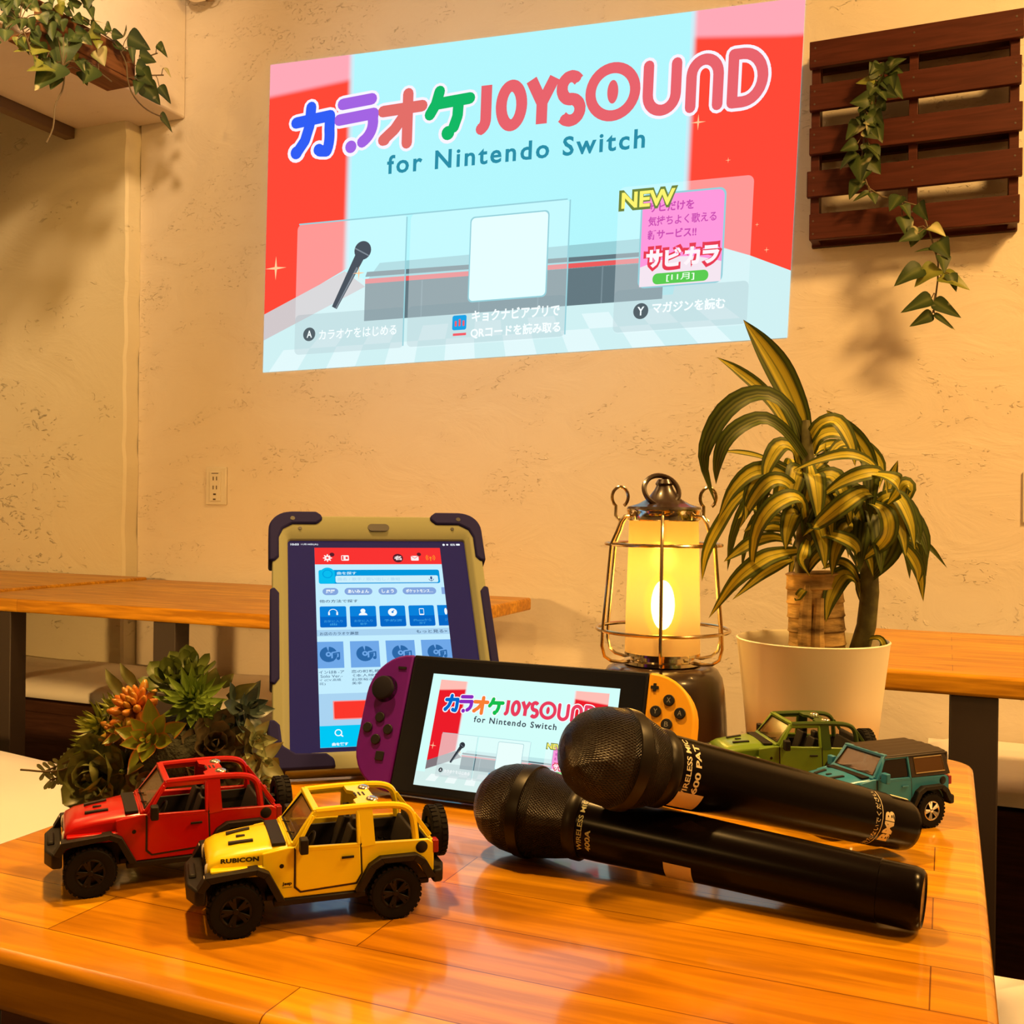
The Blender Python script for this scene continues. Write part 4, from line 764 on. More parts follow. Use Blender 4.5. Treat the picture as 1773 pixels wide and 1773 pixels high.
def catmull(P, n):
    P = [Vector(p) for p in P]; Q = [P[0]*2-P[1]]+P+[P[-1]*2-P[-2]]; out = []; m = len(P)-1
    for i in range(n+1):
        t = i/n*m; k = min(int(t), m-1); f = t-k; a, b, c, d = Q[k:k+4]
        out.append(.5*((2*b)+(c-a)*f+(2*a-5*b+4*c-d)*f*f+(3*b-a-3*c+d)*f**3))
    return out
CAMF = Vector((math.sin(R_(23)), -math.cos(R_(23)), 0))          # roughly towards the seats
CAMR = Vector((math.cos(R_(23)), math.sin(R_(23)), 0))
def leaf(mb, pts, width, hint, prof=None, n=12, fold=.25, twist=0):
    """ribbon leaf along pts; hint = direction its face looks to; 5 points across with a folded midrib"""
    C = catmull(pts, n); vs = []; fs = []; uv = []; X = (-1, -.5, 0, .5, 1)
    for i, c in enumerate(C):
        t = i/n; T = (C[min(i+1, n)]-C[max(i-1, 0)]).normalized(); h = Vector(hint)
        if twist: h = Matrix.Rotation(twist*(t-.3), 3, T) @ h
        s = T.cross(h)
        if s.length < 1e-5: s = T.cross(Vector((.3, .2, 1)))
        s.normalize(); nn = s.cross(T).normalized()
        w = width/2*(prof(t) if prof else (math.sin(PI*min(1, .12+.88*t)**.85)**.75 if t < 1 else 0))
        for x in X: vs.append(c+s*w*x+nn*(abs(x)-.5)*w*fold)
    for i in range(n):
        for k in range(4):
            a = i*5+k; fs.append((a, a+1, a+6, a+5)); uv.append([(k/4, i/n), ((k+1)/4, i/n), ((k+1)/4, (i+1)/n), (k/4, (i+1)/n)])
    return mb.add(vs, fs, uv)
heart = lambda t: math.sin(PI*min(1, (t+.02)**.58))**.72 if t < .98 else 0.0
def leaf_mat(name, stops, rough=.38, vscale=2.0, trans=.18, noise=None, spec=.5):
    """colour by position across the leaf (real striping), with faint streaks"""
    m, N, L, b = nt(name); tc = N.new('ShaderNodeTexCoord'); sp = N.new('ShaderNodeSeparateXYZ'); L.new(tc.outputs['UV'], sp.inputs[0])
    mp = N.new('ShaderNodeMapping'); mp.inputs['Scale'].default_value = (9, .8, 1); L.new(tc.outputs['UV'], mp.inputs[0])
    no = N.new('ShaderNodeTexNoise'); no.inputs['Scale'].default_value = vscale; no.inputs['Detail'].default_value = 2; L.new(mp.outputs[0], no.inputs['Vector'])
    ma = N.new('ShaderNodeMath'); ma.operation = 'MULTIPLY_ADD'; ma.inputs[1].default_value = .16; L.new(no.outputs[0], ma.inputs[0]); L.new(sp.outputs[0], ma.inputs[2])
    sb = N.new('ShaderNodeMath'); sb.operation = 'SUBTRACT'; sb.inputs[1].default_value = .08; L.new(ma.outputs[0], sb.inputs[0])
    rp = N.new('ShaderNodeValToRGB'); cr = rp.color_ramp
    while len(cr.elements) < len(stops): cr.elements.new(.5)
    for e, (p, c) in zip(cr.elements, stops): e.position = p; e.color = (*c, 1)
    L.new(sb.outputs[0], rp.inputs[0]); src = rp.outputs[0]
    if noise:
        n2 = N.new('ShaderNodeTexNoise'); n2.inputs['Scale'].default_value = noise[1]; n2.inputs['Detail'].default_value = 2; L.new(tc.outputs['Object'], n2.inputs['Vector'])
        r2 = N.new('ShaderNodeValToRGB'); r2.color_ramp.elements[0].position = noise[2]; r2.color_ramp.elements[1].position = noise[2]+.08; L.new(n2.outputs[0], r2.inputs[0])
        mx = N.new('ShaderNodeMix'); mx.data_type = 'RGBA'; mx.inputs['B'].default_value = (*noise[0], 1); L.new(r2.outputs[0], mx.inputs['Factor']); L.new(src, mx.inputs['A']); src = mx.outputs['Result']
    L.new(src, b.inputs['Base Color']); b.inputs['Roughness'].default_value = rough; b.inputs['Specular IOR Level'].default_value = spec
    if trans:
        tr = N.new('ShaderNodeBsdfTranslucent'); L.new(src, tr.inputs[0]); ms = N.new('ShaderNodeMixShader'); ms.inputs[0].default_value = trans
        L.new(b.outputs[0], ms.inputs[1]); L.new(tr.outputs[0], ms.inputs[2]); L.new(ms.outputs[0], N['Material Output'].inputs[0])
    return m

# ------------------------------------------------------------------ potted dracaena
def dracaena():
    O = Vector((-.109, .945, .70)); t = thing('potted_dracaena', 'striped dracaena with a stubby trunk in a smooth cream pot, right of the lantern', 'plant', O)
    W3 = lambda x, z, d: CAMR*(x/1000)+CAMF*(d/1000)+Vector((0, 0, z/1000))
    potm = mat('cream_pot', (.90, .86, .72), .45)
    MB().lathe([(0, 0), (.0525, 0), (.0545, .002), (.0600, .055), (.0655, .103), (.0664, .1062), (.0650, .1070), (.0636, .1055), (.0622, .100), (.0605, .090), (0, .090)], 64).build('pot', potm, t)
    random.seed(3); so = MB(); nx = 40
    so.lathe([(0, .0945), (.02, .0955), (.04, .094), (.0600, .092)], 32); so.build('soil', mat('potting_soil', (.10, .055, .025), .9, bump=(150, 1, .004)), t)
    # trunk with ring scars
    tm, N, L, b = nt('bark'); tc = N.new('ShaderNodeTexCoord'); mp = N.new('ShaderNodeMapping'); mp.inputs['Scale'].default_value = (25, 25, 95); L.new(tc.outputs['Object'], mp.inputs[0])
    no = N.new('ShaderNodeTexNoise'); no.inputs['Scale'].default_value = 1.2; no.inputs['Detail'].default_value = 5; L.new(mp.outputs[0], no.inputs['Vector'])
    rp = N.new('ShaderNodeValToRGB'); rp.color_ramp.elements[0].color = (.13, .07, .02, 1); rp.color_ramp.elements[1].color = (.70, .45, .15, 1); rp.color_ramp.elements[0].position = .32; rp.color_ramp.elements[1].position = .62
    L.new(no.outputs[0], rp.inputs[0]); L.new(rp.outputs[0], b.inputs['Base Color']); b.inputs['Roughness'].default_value = .75
    bp = N.new('ShaderNodeBump'); bp.inputs['Strength'].default_value = .9; bp.inputs['Distance'].default_value = .003; L.new(no.outputs[0], bp.inputs['Height']); L.new(bp.outputs[0], b.inputs['Normal'])
    tr = MB(); prof = [(0, .085), (.0245, .085)]; z = .092
    while z < .166: prof += [(.0245, z), (.0238, z+.009), (.0252, z+.0105)]; z += .0125
    prof += [(.0225, .1665), (.0205, .1655), (0, .167)]
    tr.lathe(prof, 36, Matrix.Rotation(R_(-3), 3, 'Y'), W3(8.5, 0, 5)); 
    tr.tube([W3(-12, 86, 24), W3(-14, 110, 26), W3(-13, 135, 24), W3(-10, 155, 20)], .006, 8, rs=[.006, .0065, .0055, .004]); tr.tube([W3(-3, 86, 29), W3(-4, 115, 30), W3(-2, 145, 27)], .006, 8, rs=[.006, .0055, .004])
    tr.build('trunk', tm, t)
    sm = mat('green_stem', (.13, .12, .03), .55, var=((.07, .06, .015), 90))
    st = MB(); st.tube([W3(36, 86, 8), W3(44, 120, 12), W3(46, 150, 14), W3(44, 195, 14), W3(42, 235, 12)], .009, 10, rs=[.009, .0085, .008, .007, .005])
    st.tube([W3(-12, 150, 8), W3(-14, 180, 14), W3(-12, 220, 16), W3(-8, 255, 12), W3(-10, 300, 4)], .007, 10, rs=[.006, .0065, .0065, .006, .004]); st.build('stem', sm, t)
    dk = (.030, .048, .007); mid = (.11, .145, .014); ye = (.62, .52, .04); 
    lm = leaf_mat('striped_leaf', [(0, dk), (.10, mid), (.19, dk), (.29, ye), (.40, (.44, .40, .03)), (.46, ye), (.5, (.16, .18, .02)), (.54, ye), (.70, ye), (.80, dk), (.90, mid), (1, dk)], .5, spec=.3)
    dkm = leaf_mat('dark_leaf', [(0, dk), (.2, mid), (.3, dk), (.42, (.16, .17, .03)), (.5, dk), (.6, (.12, .14, .025)), (.72, dk), (.85, mid), (1, dk)], .5, spec=.3)
    A_ = MB(); B_ = MB(); random.seed(7)
    lance = lambda q: (.42+.58*math.sin(PI*min(1, q*1.25)/2))*(1-max(0, (q-.45)/.55)**1.7)
    for i, (pts, w, d) in enumerate(DRACAENA):
        n = len(pts); P = []
        for k, (x, z) in enumerate(pts):
            f = k/(n-1); dd = d*(.25+.75*math.sin(PI*min(f*.8+.1, 1)))+ (6*math.sin(i*2.3)) * f
            P.append(W3(x, z, dd))
        # arching leaves show the face that looks up and outwards
        hint = (CAMF*1.0+Vector((0, 0, .55))+CAMR*random.uniform(-.3, .3)).normalized()
        leaf(B_ if i in (2, 3, 23, 28, 29, 33) else A_, P, w/1000*1.5, hint, lance, 16, .26, random.uniform(-.35, .35))
    # leaves on the far side of the two crowns
    for k in range(26):
        c = Vector((-10, 255)) if k % 2 else Vector((46, 235)); a = random.uniform(0, 2*PI); l = random.uniform(70, 120)
        dx, dp = max(-.5, math.cos(a)*.8), -abs(math.sin(a))-.25; zz = random.uniform(-.35, .6); z0 = c.y-random.uniform(0, 75)
        P = [W3(c.x, z0, -2), W3(c.x+dx*l*.3, z0+l*(.28+zz*.2), dp*l*.3), W3(c.x+dx*l*.62, z0+l*(.28+zz*.25), dp*l*.55), W3(c.x+dx*l*.85, z0+l*(.02+zz*.2), dp*l*.75), W3(c.x+dx*l*.93, z0-l*(.3-zz*.2), dp*l*.85)]
        leaf(B_ if k % 3 else A_, P, random.uniform(.013, .019), Vector((0, 0, 1))-CAMF*.3, lance, 14, .3)
    for k in range(22):      # short leaves sheathing the two shoots on the near side
        c = Vector((-11, 285)) if k % 2 else Vector((45, 240)); a = R_(-70+140*((k*0.618) % 1)); z0 = c.y-random.uniform(5, 105); l = random.uniform(45, 80)
        dx, dp = math.sin(a), math.cos(a)
        P = [W3(c.x+dx*3, z0, dp*5), W3(c.x+dx*l*.25, z0+l*.30, 6+dp*l*.22), W3(c.x+dx*l*.55, z0+l*.34, 6+dp*l*.45), W3(c.x+dx*l*.8, z0+l*.02, 6+dp*l*.6), W3(c.x+dx*l*.88, z0-l*.32, 6+dp*l*.66)]
        leaf(B_ if k % 4 == 0 else A_, P, random.uniform(.017, .023), Vector((0, 0, .7))+CAMF, lance, 14, .26)
    A_.build('foliage', lm, t, smooth=80); B_.build('dark_foliage', dkm, t, smooth=80)
dracaena()

# ------------------------------------------------------------------ trailing vines
VINE = leaf_mat('pothos_leaf', [(0, (.030, .052, .012)), (.35, (.055, .085, .02)), (.5, (.11, .14, .04)), (.65, (.05, .08, .018)), (1, (.028, .05, .012))], .5, spec=.3, noise=((.45, .42, .22), 26, .64))
VINE_L = leaf_mat('light_pothos_leaf', [(0, (.17, .20, .025)), (.5, (.26, .27, .05)), (1, (.15, .18, .02))], .4, noise=((.06, .09, .015), 40, .66))
VINE_C = leaf_mat('cream_pothos_leaf', [(0, (.30, .31, .10)), (.4, (.62, .56, .28)), (.6, (.60, .55, .27)), (1, (.20, .24, .06))], .4)
vstem = mat('vine_stem', (.11, .075, .03), .6)
def vine(name, label, O, leaves, stems, hint, light, cream, seed, jit, petiole=True):
    random.seed(seed); t = thing(name, label, 'vine', O); O = Vector(O); G = [MB(), MB(), MB()]; S = MB()
    stems = [[Vector(p)-O for p in s] for s in stems]
    for i, ((p, q), w) in enumerate(leaves):
        h = (Vector(hint)+Vector([random.uniform(-.55, .55) for _ in range(3)])).normalized()
        p = Vector(p)-O; q = Vector(q)-O; j = Vector(hint)*random.uniform(-jit, jit); p = p+j*.6; q = q+j+Vector(hint)*random.uniform(-.006, .01)
        mid = (p+q)/2+h*(q-p).length*random.uniform(.03, .13)
        g = G[1] if i in light else G[2] if i in cream else G[0]
        leaf(g, [p, p*.6+mid*.4+h*.002, mid, q], w*1.22, h, heart if w > .012 else None, 10, .28)
        if petiole:
            pts = [s for st in stems for s in catmull(st, 14)]; c = min(pts, key=lambda v: (v-p).length)
            if .004 < (c-p).length < .09: S.tube([c, (c+p)/2+Vector((0, 0, .006)), p], .0011, 5)
    for s in stems: S.tube(catmull(s, 16), .0019, 6)
    S.build('stem', vstem, t)
    for g, m, nm in zip(G, (VINE, VINE_L, VINE_C), ('foliage', 'light_foliage', 'cream_foliage')):
        if g.v: g.build(nm, m, t, smooth=80)
    return t

# ------------------------------------------------------------------ wooden pallet on the wall
def pallet():
    x0, z0, x1 = -.289, 1.513, .131
    t = thing('wooden_pallet', 'dark brown wooden pallet hung on the wall right of the projected picture', 'pallet', (x0, 2.32, z0))
    w = x1-x0; random.seed(2); pm = M['pallet']
    for k in range(5):
        z = .0945*k; MB().box2((random.uniform(-.003, .004), 0, z+random.uniform(-.0015, .0015)), (w+random.uniform(-.002, .004), .014, z+.0575)).build('front_slat', pm, t, bevel=.0015)
    for x in (.004, .2045, w-.022):
        MB().box2((x, .0145, .004), (x+.018, .064, .0945*4+.054)).build('stringer', pm, t, bevel=.001)
    for z, z2 in ((.0, .058), (.193, .255), (.388, .440)):
        MB().box2((.002, .0645, z), (w-.002, .0785, z2)).build('back_slat', pm, t, bevel=.001)
    nl = MB()
    for k in range(5):
        for x in (.012, .2135, w-.012):
            for dz in (.014, .042): nl.lathe([(0, -.0008), (.0022, -.0005), (.0022, .001)], 8, Matrix.Rotation(R_(90), 3, 'X').inverted(), (x, 0, .0945*k+dz))
    nl.build('nail_heads', M['slot'], t)
pallet()
random.seed(31)
for _k in range(34):      # fuller upper half of the hanging vine
    _f = random.random(); _c = catmull(PALLET_STEM[:6], 20)[int(_f*20)]; _a = random.uniform(0, 2*PI); _l = random.uniform(.022, .036)
    _p = Vector((_c.x+random.uniform(-.018, .018), 2.288, _c.z+random.uniform(-.015, .015))); PALLET_VINE.append(((tuple(_p), (_p.x+_l*math.cos(_a), 2.286, _p.z+_l*math.sin(_a)-.012)), _l*random.uniform(.7, .9)))
vine('hanging_vine', 'artificial green vine trailing down the front of the wooden pallet', (-.12, 2.29, 1.86), PALLET_VINE, [PALLET_STEM], (.1, -.95, .2), (2, 28, 30), (24,), 5, .008)

# ------------------------------------------------------------------ planter board and vine on the beam
def planter():
    t = thing('wall_planter', 'brown wooden trough fixed to the side of the white beam, overgrown with leaves', 'planter', (-2.078, 1.75, 2.02))
    wm = M['planter']
    MB().box2((0, .03, 0), (.095, .345, .012)).build('bottom_board', wm, t, bevel=.002); MB().box2((.083, .03, .0125), (.096, .345, .085)).build('front_board', wm, t, bevel=.002)
    MB().box2((.001, .333, .0125), (.0825, .345, .085)).build('end_board', wm, t, bevel=.002)
planter()
random.seed(77)
for _k in range(64):      # the thick mass of leaves over the near end of the trough
    _y = random.uniform(1.60, 1.93); _z = 2.10+random.uniform(-.13, .10)-.12*max(0, (1.72-_y)/.12)*random.random()
    _l = random.uniform(.022, .042); _a = random.uniform(-2.6, -.4); BEAM_VINE.append((((-1.95, _y, _z), (-1.95, _y+_l*math.cos(_a), _z+_l*math.sin(_a))), _l*random.uniform(.75, .95)))
vine('trailing_ivy', 'trailing ivy with cream and green leaves spilling over the wooden trough at the upper left', (-1.96, 1.85, 2.02), BEAM_VINE, [ST_A, ST_B, ST_Cc, ST_Dd, ST_Ee, ST_Ff], (.85, -.5, .15), (3, 12, 21, 25, 26, 27, 31, 55, 60, 70, 84, 98), (30, 33, 42, 66, 79), 9, .02)

# ------------------------------------------------------------------ succulent arrangement
def succulents():
    O = Vector((-.512, .600, .70)); t = thing('succulent_arrangement', 'bowl of mixed artificial succulents in greens and orange, behind the red toy car', 'plant', O)
    W3 = lambda x, z, d: CAMR*(x/1000)+CAMF*(d/1000)+Vector((0, 0, z/1000))
    MB().lathe([(0, 0), (.034, 0), (.038, .003), (.046, .028), (.044, .030), (.036, .026), (0, .026)], 32).build('bowl', mat('dark_bowl', (.02, .016, .012), .5), t)
    MB().ball((0, 0, .036), (.044, .044, .030), 20, 12).build('moss', mat('dark_moss', (.022, .022, .008), .95, bump=(140, 1, .006)), t)
    pointed = lambda q: (.45+.55*math.sin(PI*min(1, q*1.6)/2))*(1-max(0, (q-.35)/.65)**1.5)
    rounded = lambda q: (.35+.65*math.sin(PI*min(1, q*1.5)/2))*(1-max(0, (q-.55)/.45)**2.6)**.6 if q < 1 else 0
    def rosette(name, x, z, d, R, nrm, layers, m, prof, wid, el0, el1, fold=.35, curl=.25, seed=1, fat=False, parts=None):
        random.seed(seed); c = W3(x, z, d); n = Vector(nrm).normalized(); u = n.cross(Vector((.2, .1, 1))).normalized(); v = n.cross(u); g = MB()
        for li, cnt in enumerate(layers):
            f = li/max(1, len(layers)-1)
            for k in range(cnt):
                a = 2*PI*(k+.5*(li % 2))/cnt+random.uniform(-.12, .12); el = R_(el0+(el1-el0)*f+random.uniform(-6, 6)); l = R*(1-.55*f)*random.uniform(.9, 1.08)
                rd = u*math.cos(a)+v*math.sin(a); dr = rd*math.cos(el)+n*math.sin(el); hh = n*math.cos(el)-rd*math.sin(el)
                p0 = c+n*f*R*.18+dr*R*.04; p3 = p0+dr*l; p1 = p0+dr*l*.35-hh*l*.04; p2 = p0+dr*l*.7+hh*l*curl*.25; p3 = p3+hh*l*curl
                if fat:
                    P = catmull([p0, p1, p2, p3], 7); r = wid*l/2; g.tube(P, r, 8, rs=[r*.55, r*.8, r*.95, r*1.05, r*1.1, r*1.05, r*.8, r*.3])
                else: leaf(g, [p0, p1, p2, p3], wid*l, hh, prof, 8, fold)
        return g.build(name, m, t, smooth=80)
    G = lambda nm, a, b, r=.4, **k: leaf_mat(nm, [(0, b), (.25, a), (.5, a), (.75, a), (1, b)], r, trans=.12, **k)
    up = Vector((0, 0, 1)); F = CAMF; Rr = CAMR
    dkg = G('deep_green_succulent', (.13, .17, .03), (.075, .10, .016)); brg = G('bright_green_succulent', (.19, .29, .04), (.11, .18, .02)); ylg = G('yellow_green_succulent', (.27, .30, .03), (.16, .20, .018))
    tip = leaf_mat('red_edged_succulent', [(0, (.50, .13, .02)), (.14, (.20, .24, .025)), (.5, (.24, .29, .03)), (.86, (.20, .24, .025)), (1, (.50, .13, .02))], .32, trans=.12)
    cab = G('cabbage_succulent', (.17, .18, .05), (.11, .12, .03)); blu = G('blue_green_succulent', (.055, .085, .07), (.035, .055, .045)); gry = G('grey_green_succulent', (.28, .31, .14), (.18, .22, .09)); brn = G('brown_succulent', (.12, .095, .05), (.075, .06, .03))
    orm = mat('orange_succulent', (.55, .16, .02), .3, var=((.45, .27, .035), 60))
    rosette('dark_rosette', -13, 86, -6, .024, F*.5+up*.9-Rr*.1, (8, 6, 5), dkg, rounded, .62, 10, 70, seed=1)
    rosette('dark_rosette', -4, 92, -16, .022, F*.4+up*.9, (7, 6, 4), dkg, rounded, .6, 20, 70, seed=21)
    rosette('spiky_rosette', 6, 78, 8, .026, F*.7+up*.7+Rr*.15, (13, 12, 10, 8, 5), brg, pointed, .32, 0, 78, seed=2)
    rosette('spiky_rosette', 20, 64, 14, .017, F*.8+up*.4+Rr*.5, (10, 9, 7), brg, pointed, .34, 5, 75, seed=3)
    rosette('bead_rosette', -34, 73, 14, .019, F*.7+up*.75-Rr*.2, (9, 8, 6, 4), orm, None, .34, 0, 75, fat=True, seed=4)
    rosette('bead_rosette', -46, 58, 18, .012, F*.7+up*.35-Rr*.6, (6, 4), orm, None, .42, 10, 65, fat=True, seed=5)
    rosette('yellow_green_rosette', -62, 57, 4, .022, F*.6+up*.4-Rr*.7, (12, 11, 9, 6), ylg, pointed, .3, 0, 76, seed=6)
    rosette('yellow_green_rosette', -69, 43, 6, .019, F*.6+up*.1-Rr*.8, (11, 10, 7), ylg, pointed, .3, 0, 75, seed=7)
    rosette('yellow_green_rosette', -53, 70, -2, .015, F*.4+up*.7-Rr*.6, (9, 8, 6), ylg, pointed, .34, 10, 75, seed=8)
    rosette('red_edged_rosette', -15, 54, 32, .027, F*.95+up*.35, (5, 5, 4, 3), tip, pointed, .58, 8, 72, seed=9, curl=.12)
    rosette('red_edged_rosette', -37, 59, 24, .016, F*.8+up*.5-Rr*.4, (5, 4, 3), tip, pointed, .6, 8, 70, seed=10, curl=.15)
    rosette('cabbage_rosette', -56, 25, 20, .028, F*.9+up*.25-Rr*.25, (6, 6, 5, 4), cab, rounded, 1.0, 2, 72, curl=.3, seed=11)
    rosette('cabbage_rosette', -52, 15, 30, .013, F*.95+up*.15-Rr*.1, (5, 4, 3), gry, rounded, .95, 5, 70, curl=.3, seed=12)
    rosette('blue_green_rosette', 43, 70, 4, .023, F*.5+up*.5+Rr*.7, (6, 5, 4), blu, pointed, .62, 5, 70, seed=13)
    rosette('blue_green_rosette', 33, 58, 12, .018, F*.7+up*.4+Rr*.5, (6, 5, 3), blu, pointed, .6, 5, 70, seed=31)
    rosette('grey_green_rosette', 52, 50, 14, .016, F*.7+up*.3+Rr*.6, (6, 5, 4), gry, pointed, .6, 5, 72, seed=14)
    rosette('grey_green_rosette', 58, 36, 16, .020, F*.7+Rr*.7+up*.05, (5, 4), gry, pointed, .62, 0, 60, seed=15)
    rosette('brown_rosette', 27, 48, 24, .024, F*.85+up*.4+Rr*.3, (7, 6, 5, 3), brn, rounded, .66, 5, 72, seed=16)
    rosette('brown_rosette', 33, 30, 24, .025, F*.85+Rr*.4+up*.1, (7, 6, 4), brn, rounded, .66, 5, 72, seed=17)
    rosette('brown_rosette', -10, 24, 34, .022, F*.95+up*.1, (7, 6, 4), brn, rounded, .7, 5, 72, seed=18)
    rosette('dark_rosette', 56, 20, 10, .020, F*.6+Rr*.8, (6, 5), cab, rounded, .7, 0, 65, seed=19)
    rosette('dark_rosette', 8, 46, 26, .018, F*.9+up*.2, (6, 5), dkg, pointed, .5, 5, 70, seed=20)
    rosette('dark_rosette', -34, 30, 26, .022, F*.9+up*.2, (7, 5), dkg, pointed, .55, 5, 70, seed=22)
    e = MB()
    for a, b, w in (((-46, 78, 4), (-60, 99, 2), .010), ((-38, 84, 0), (-50, 103, 0), .009), ((16, 84, -4), (20, 100, -2), .014), ((30, 78, 2), (52, 90, 4), .011), ((24, 86, -2), (34, 96, 0), .010), ((-28, 24, 34), (-30, 10, 38), .012), ((-26, 34, 36), (-18, 22, 40), .012), ((-40, 40, 26), (-58, 38, 30), .010)):
        p, q = W3(*a), W3(*b); leaf(e, [p, (p*2+q)/3, (p+q*2)/3+CAMF*.002, q], w, CAMF+Vector((.3, 0, .3)), pointed, 8, .35)
    e.build('loose_leaves', cab, t, smooth=80)
    sp = MB(); lf = MB(); random.seed(8)
    for s in (((-66, 40, 12), (-80, 34, 16), (-96, 27, 18)), ((-64, 30, 14), (-80, 24, 16), (-92, 21, 18)), ((-62, 24, 16), (-72, 14, 18), (-76, 2, 20)), ((-60, 38, 14), (-86, 28, 20), (-112, 29, 22))):
        P = catmull([W3(*q) for q in s], 9); sp.tube(P, .0008, 5)
        if s[2][0] < -105: continue
        for i in range(2, 10):
            for sd in (-1, 1):
                q = P[i]; l = random.uniform(.006, .010); T = (P[i]-P[i-1]).normalized(); d = (T*.6+Vector((0, 0, sd))*.8+CAMF*random.uniform(-.3, .3)).normalized()
                leaf(lf, [q, q+d*l*.4, q+d*l*.75, q+d*l], .0030, CAMF, rounded, 5, .2)
    sp.build('sprig_stem', vstem, t); lf.build('sprig_leaves', gry, t, smooth=80)
succulents()
# ------------------------------------------------------------------ toy off-road cars (built in real-car metres, then scaled)
CARM = dict(black=mat('toy_black_plastic', (.010, .007, .005), .55, spec=.3, bump=(250, .15, .0003)), tyre=mat('toy_tyre', (.005, .0035, .003), .75, spec=.2), rim=mat('toy_black_rim', (.006, .004, .004), .45, spec=.25),
            silver=mat('toy_silver', (.82, .78, .70), .22, 1.0), glass=mat('toy_window', (.16, .09, .03), .12, alpha=.62), dark=mat('toy_interior', (.014, .010, .009), .6), red=mat('toy_tail_red', (.32, .012, .012), .3), lamp=mat('toy_lamp', (.75, .72, .62), .18), print=mat('toy_print', (.02, .012, .01), .5))
def toy_car(label, loc, yaw, s, paint, hard=False, rims=None, logo=True, cage=None, lettering=True, light_lines=None):
    t = thing('toy_car', label, 'toy car', (loc[0], loc[1], .70), yaw, 'toy off-road cars on the table')
    K = CARM; cage = cage or paint; rims = rims or K['rim']; FX, RX, TR = 1.42, -1.10, .42
    B = lambda mb, nm, m, par=t, bev=.02, **k: mb.build(nm, m, par, scale=s, bevel=bev*s, **k)
    # --- body: tub sides with wheel openings, hood, tailgate
    side = [(.62, 1.30), (-1.66, 1.22), (-1.76, 1.15), (-1.76, .66), (-1.60, .66), (-1.46, .86), (-1.32, .96), (-.88, .96), (-.72, .86), (-.52, .50), (.80, .50), (.96, .86), (1.02, .96), (1.02, 1.24)]
    mb = MB()
    tumble = lambda z: .80-.04*max(0, z-1.0)
    for sd in (1, -1):
        P = side if sd > 0 else side[::-1]
        mb.prism(P, lambda x, z: (x, sd*(tumble(z)-.06), z), lambda x, z: (x, sd*tumble(z), z))
    # hood with narrowing nose and crowned top
    def hood(x, y, z):
        f = max(0, (x-.6)/1.25); return (x, y*(1-.13*f), z)
    secs = []
    for x, zt, zb in ((.60, 1.335, .85), (.95, 1.325, .85), (1.35, 1.285, .85), (1.66, 1.235, .82), (1.80, 1.17, .78), (1.84, 1.09, .72)):
        w = .73; secs.append([hood(x, a*w, z) for a, z in ((-1, zb), (-1, zt-.10), (-.93, zt-.045), (-.55, zt), (0, zt+.012), (.55, zt), (.93, zt-.045), (1, zt-.10), (1, zb))])
    n = 9; vs = [v for sc in secs for v in sc]; fs = []
    for i in range(len(secs)-1):
        for k in range(n): a = i*n+k; b = i*n+(k+1) % n; fs.append((a, a+n, b+n, b))
    fs.append(tuple(range(n))); fs.append(tuple(len(vs)-1-k for k in range(n))); mb.add(vs, fs)
    for sd in (1, -1): mb.box2((.96, sd*.62, .99), (1.80, sd*.80, 1.045))            # fender ledge
    mb.box2((-1.76, -.74, .66), (-1.70, .74, 1.20))
    mb.prism([(.40, 1.24), (.62, 1.24), (.62, 1.335), (.52, 1.37), (.42, 1.37)], lambda x, z: (x, -.74, z), lambda x, z: (x, .74, z))
    body = B(mb, 'body', paint)
    gs = MB()
    for k in range(7): gs.box2((1.835, -.40+.115*k, .80), (1.848, -.345+.115*k, 1.06))
    B(gs, 'grille_slots', K['dark'], body, 0)
    for sd in (1, -1):
        h = MB(); h.lathe([(0, .03), (.09, .02), (.115, 0), (.125, -.02)], 20, Matrix.Rotation(R_(90), 3, 'Y'), (1.845, sd*.50, .96)); B(h, 'headlight', K['lamp'], t, 0)
    v = MB()
    for sd in (1, -1): v.prism([(1.12, sd*.28), (1.50, sd*.22), (1.50, sd*.30), (1.12, sd*.36)][::sd], lambda x, y: (x, y, 1.27), lambda x, y: (x, y, 1.342-.09*max(0, (x-1.12))))
    v.box2((1.22, -.03, 1.28), (1.36, .03, 1.325)); B(v, 'hood_vents', K['dark'], body, 0)
    c = MB().box2((.64, -.60, 1.30), (.86, .66, 1.352)); B(c, 'cowl_vent', K['black'], body, .01)
    # --- underside and cabin
    f = MB().box2((-1.70, -.72, .46), (.95, .72, .56)).box2((.9, -.55, .40), (1.84, .55, .82)).box2((-1.74, -.55, .40), (-1.1, .55, .60)).box2((-.62, -.84, .40), (.84, .84, .50)); B(f, 'chassis', K['black'])
    ax = MB(); ax.tube([(FX, -.7, TR), (FX, .7, TR)], .07, 8); ax.tube([(RX, -.7, TR), (RX, .7, TR)], .07, 8); B(ax, 'axles', K['dark'], t, 0)
    it = MB().box2((.30, -.70, .95), (.58, .70, 1.26)).box2((-1.68, -.735, .562), (.60, -.70, 1.18)).box2((-1.68, .70, .562), (.60, .735, 1.18)).box2((-1.69, -.70, .562), (-1.66, .70, 1.18)); B(it, 'interior', K['dark'])
    for sd in (1, -1):
        st = MB().box2((-.35, sd*.36-.22, .60), (.22, sd*.36+.22, .82)); st.bar((-.30, sd*.36, .80), (-.50, sd*.36, 1.42), .40, .14, (1, 0, 0)); st.box2((-.58, sd*.36-.12, 1.42), (-.46, sd*.36+.12, 1.58)); B(st, 'seat', K['dark'], t, .03)
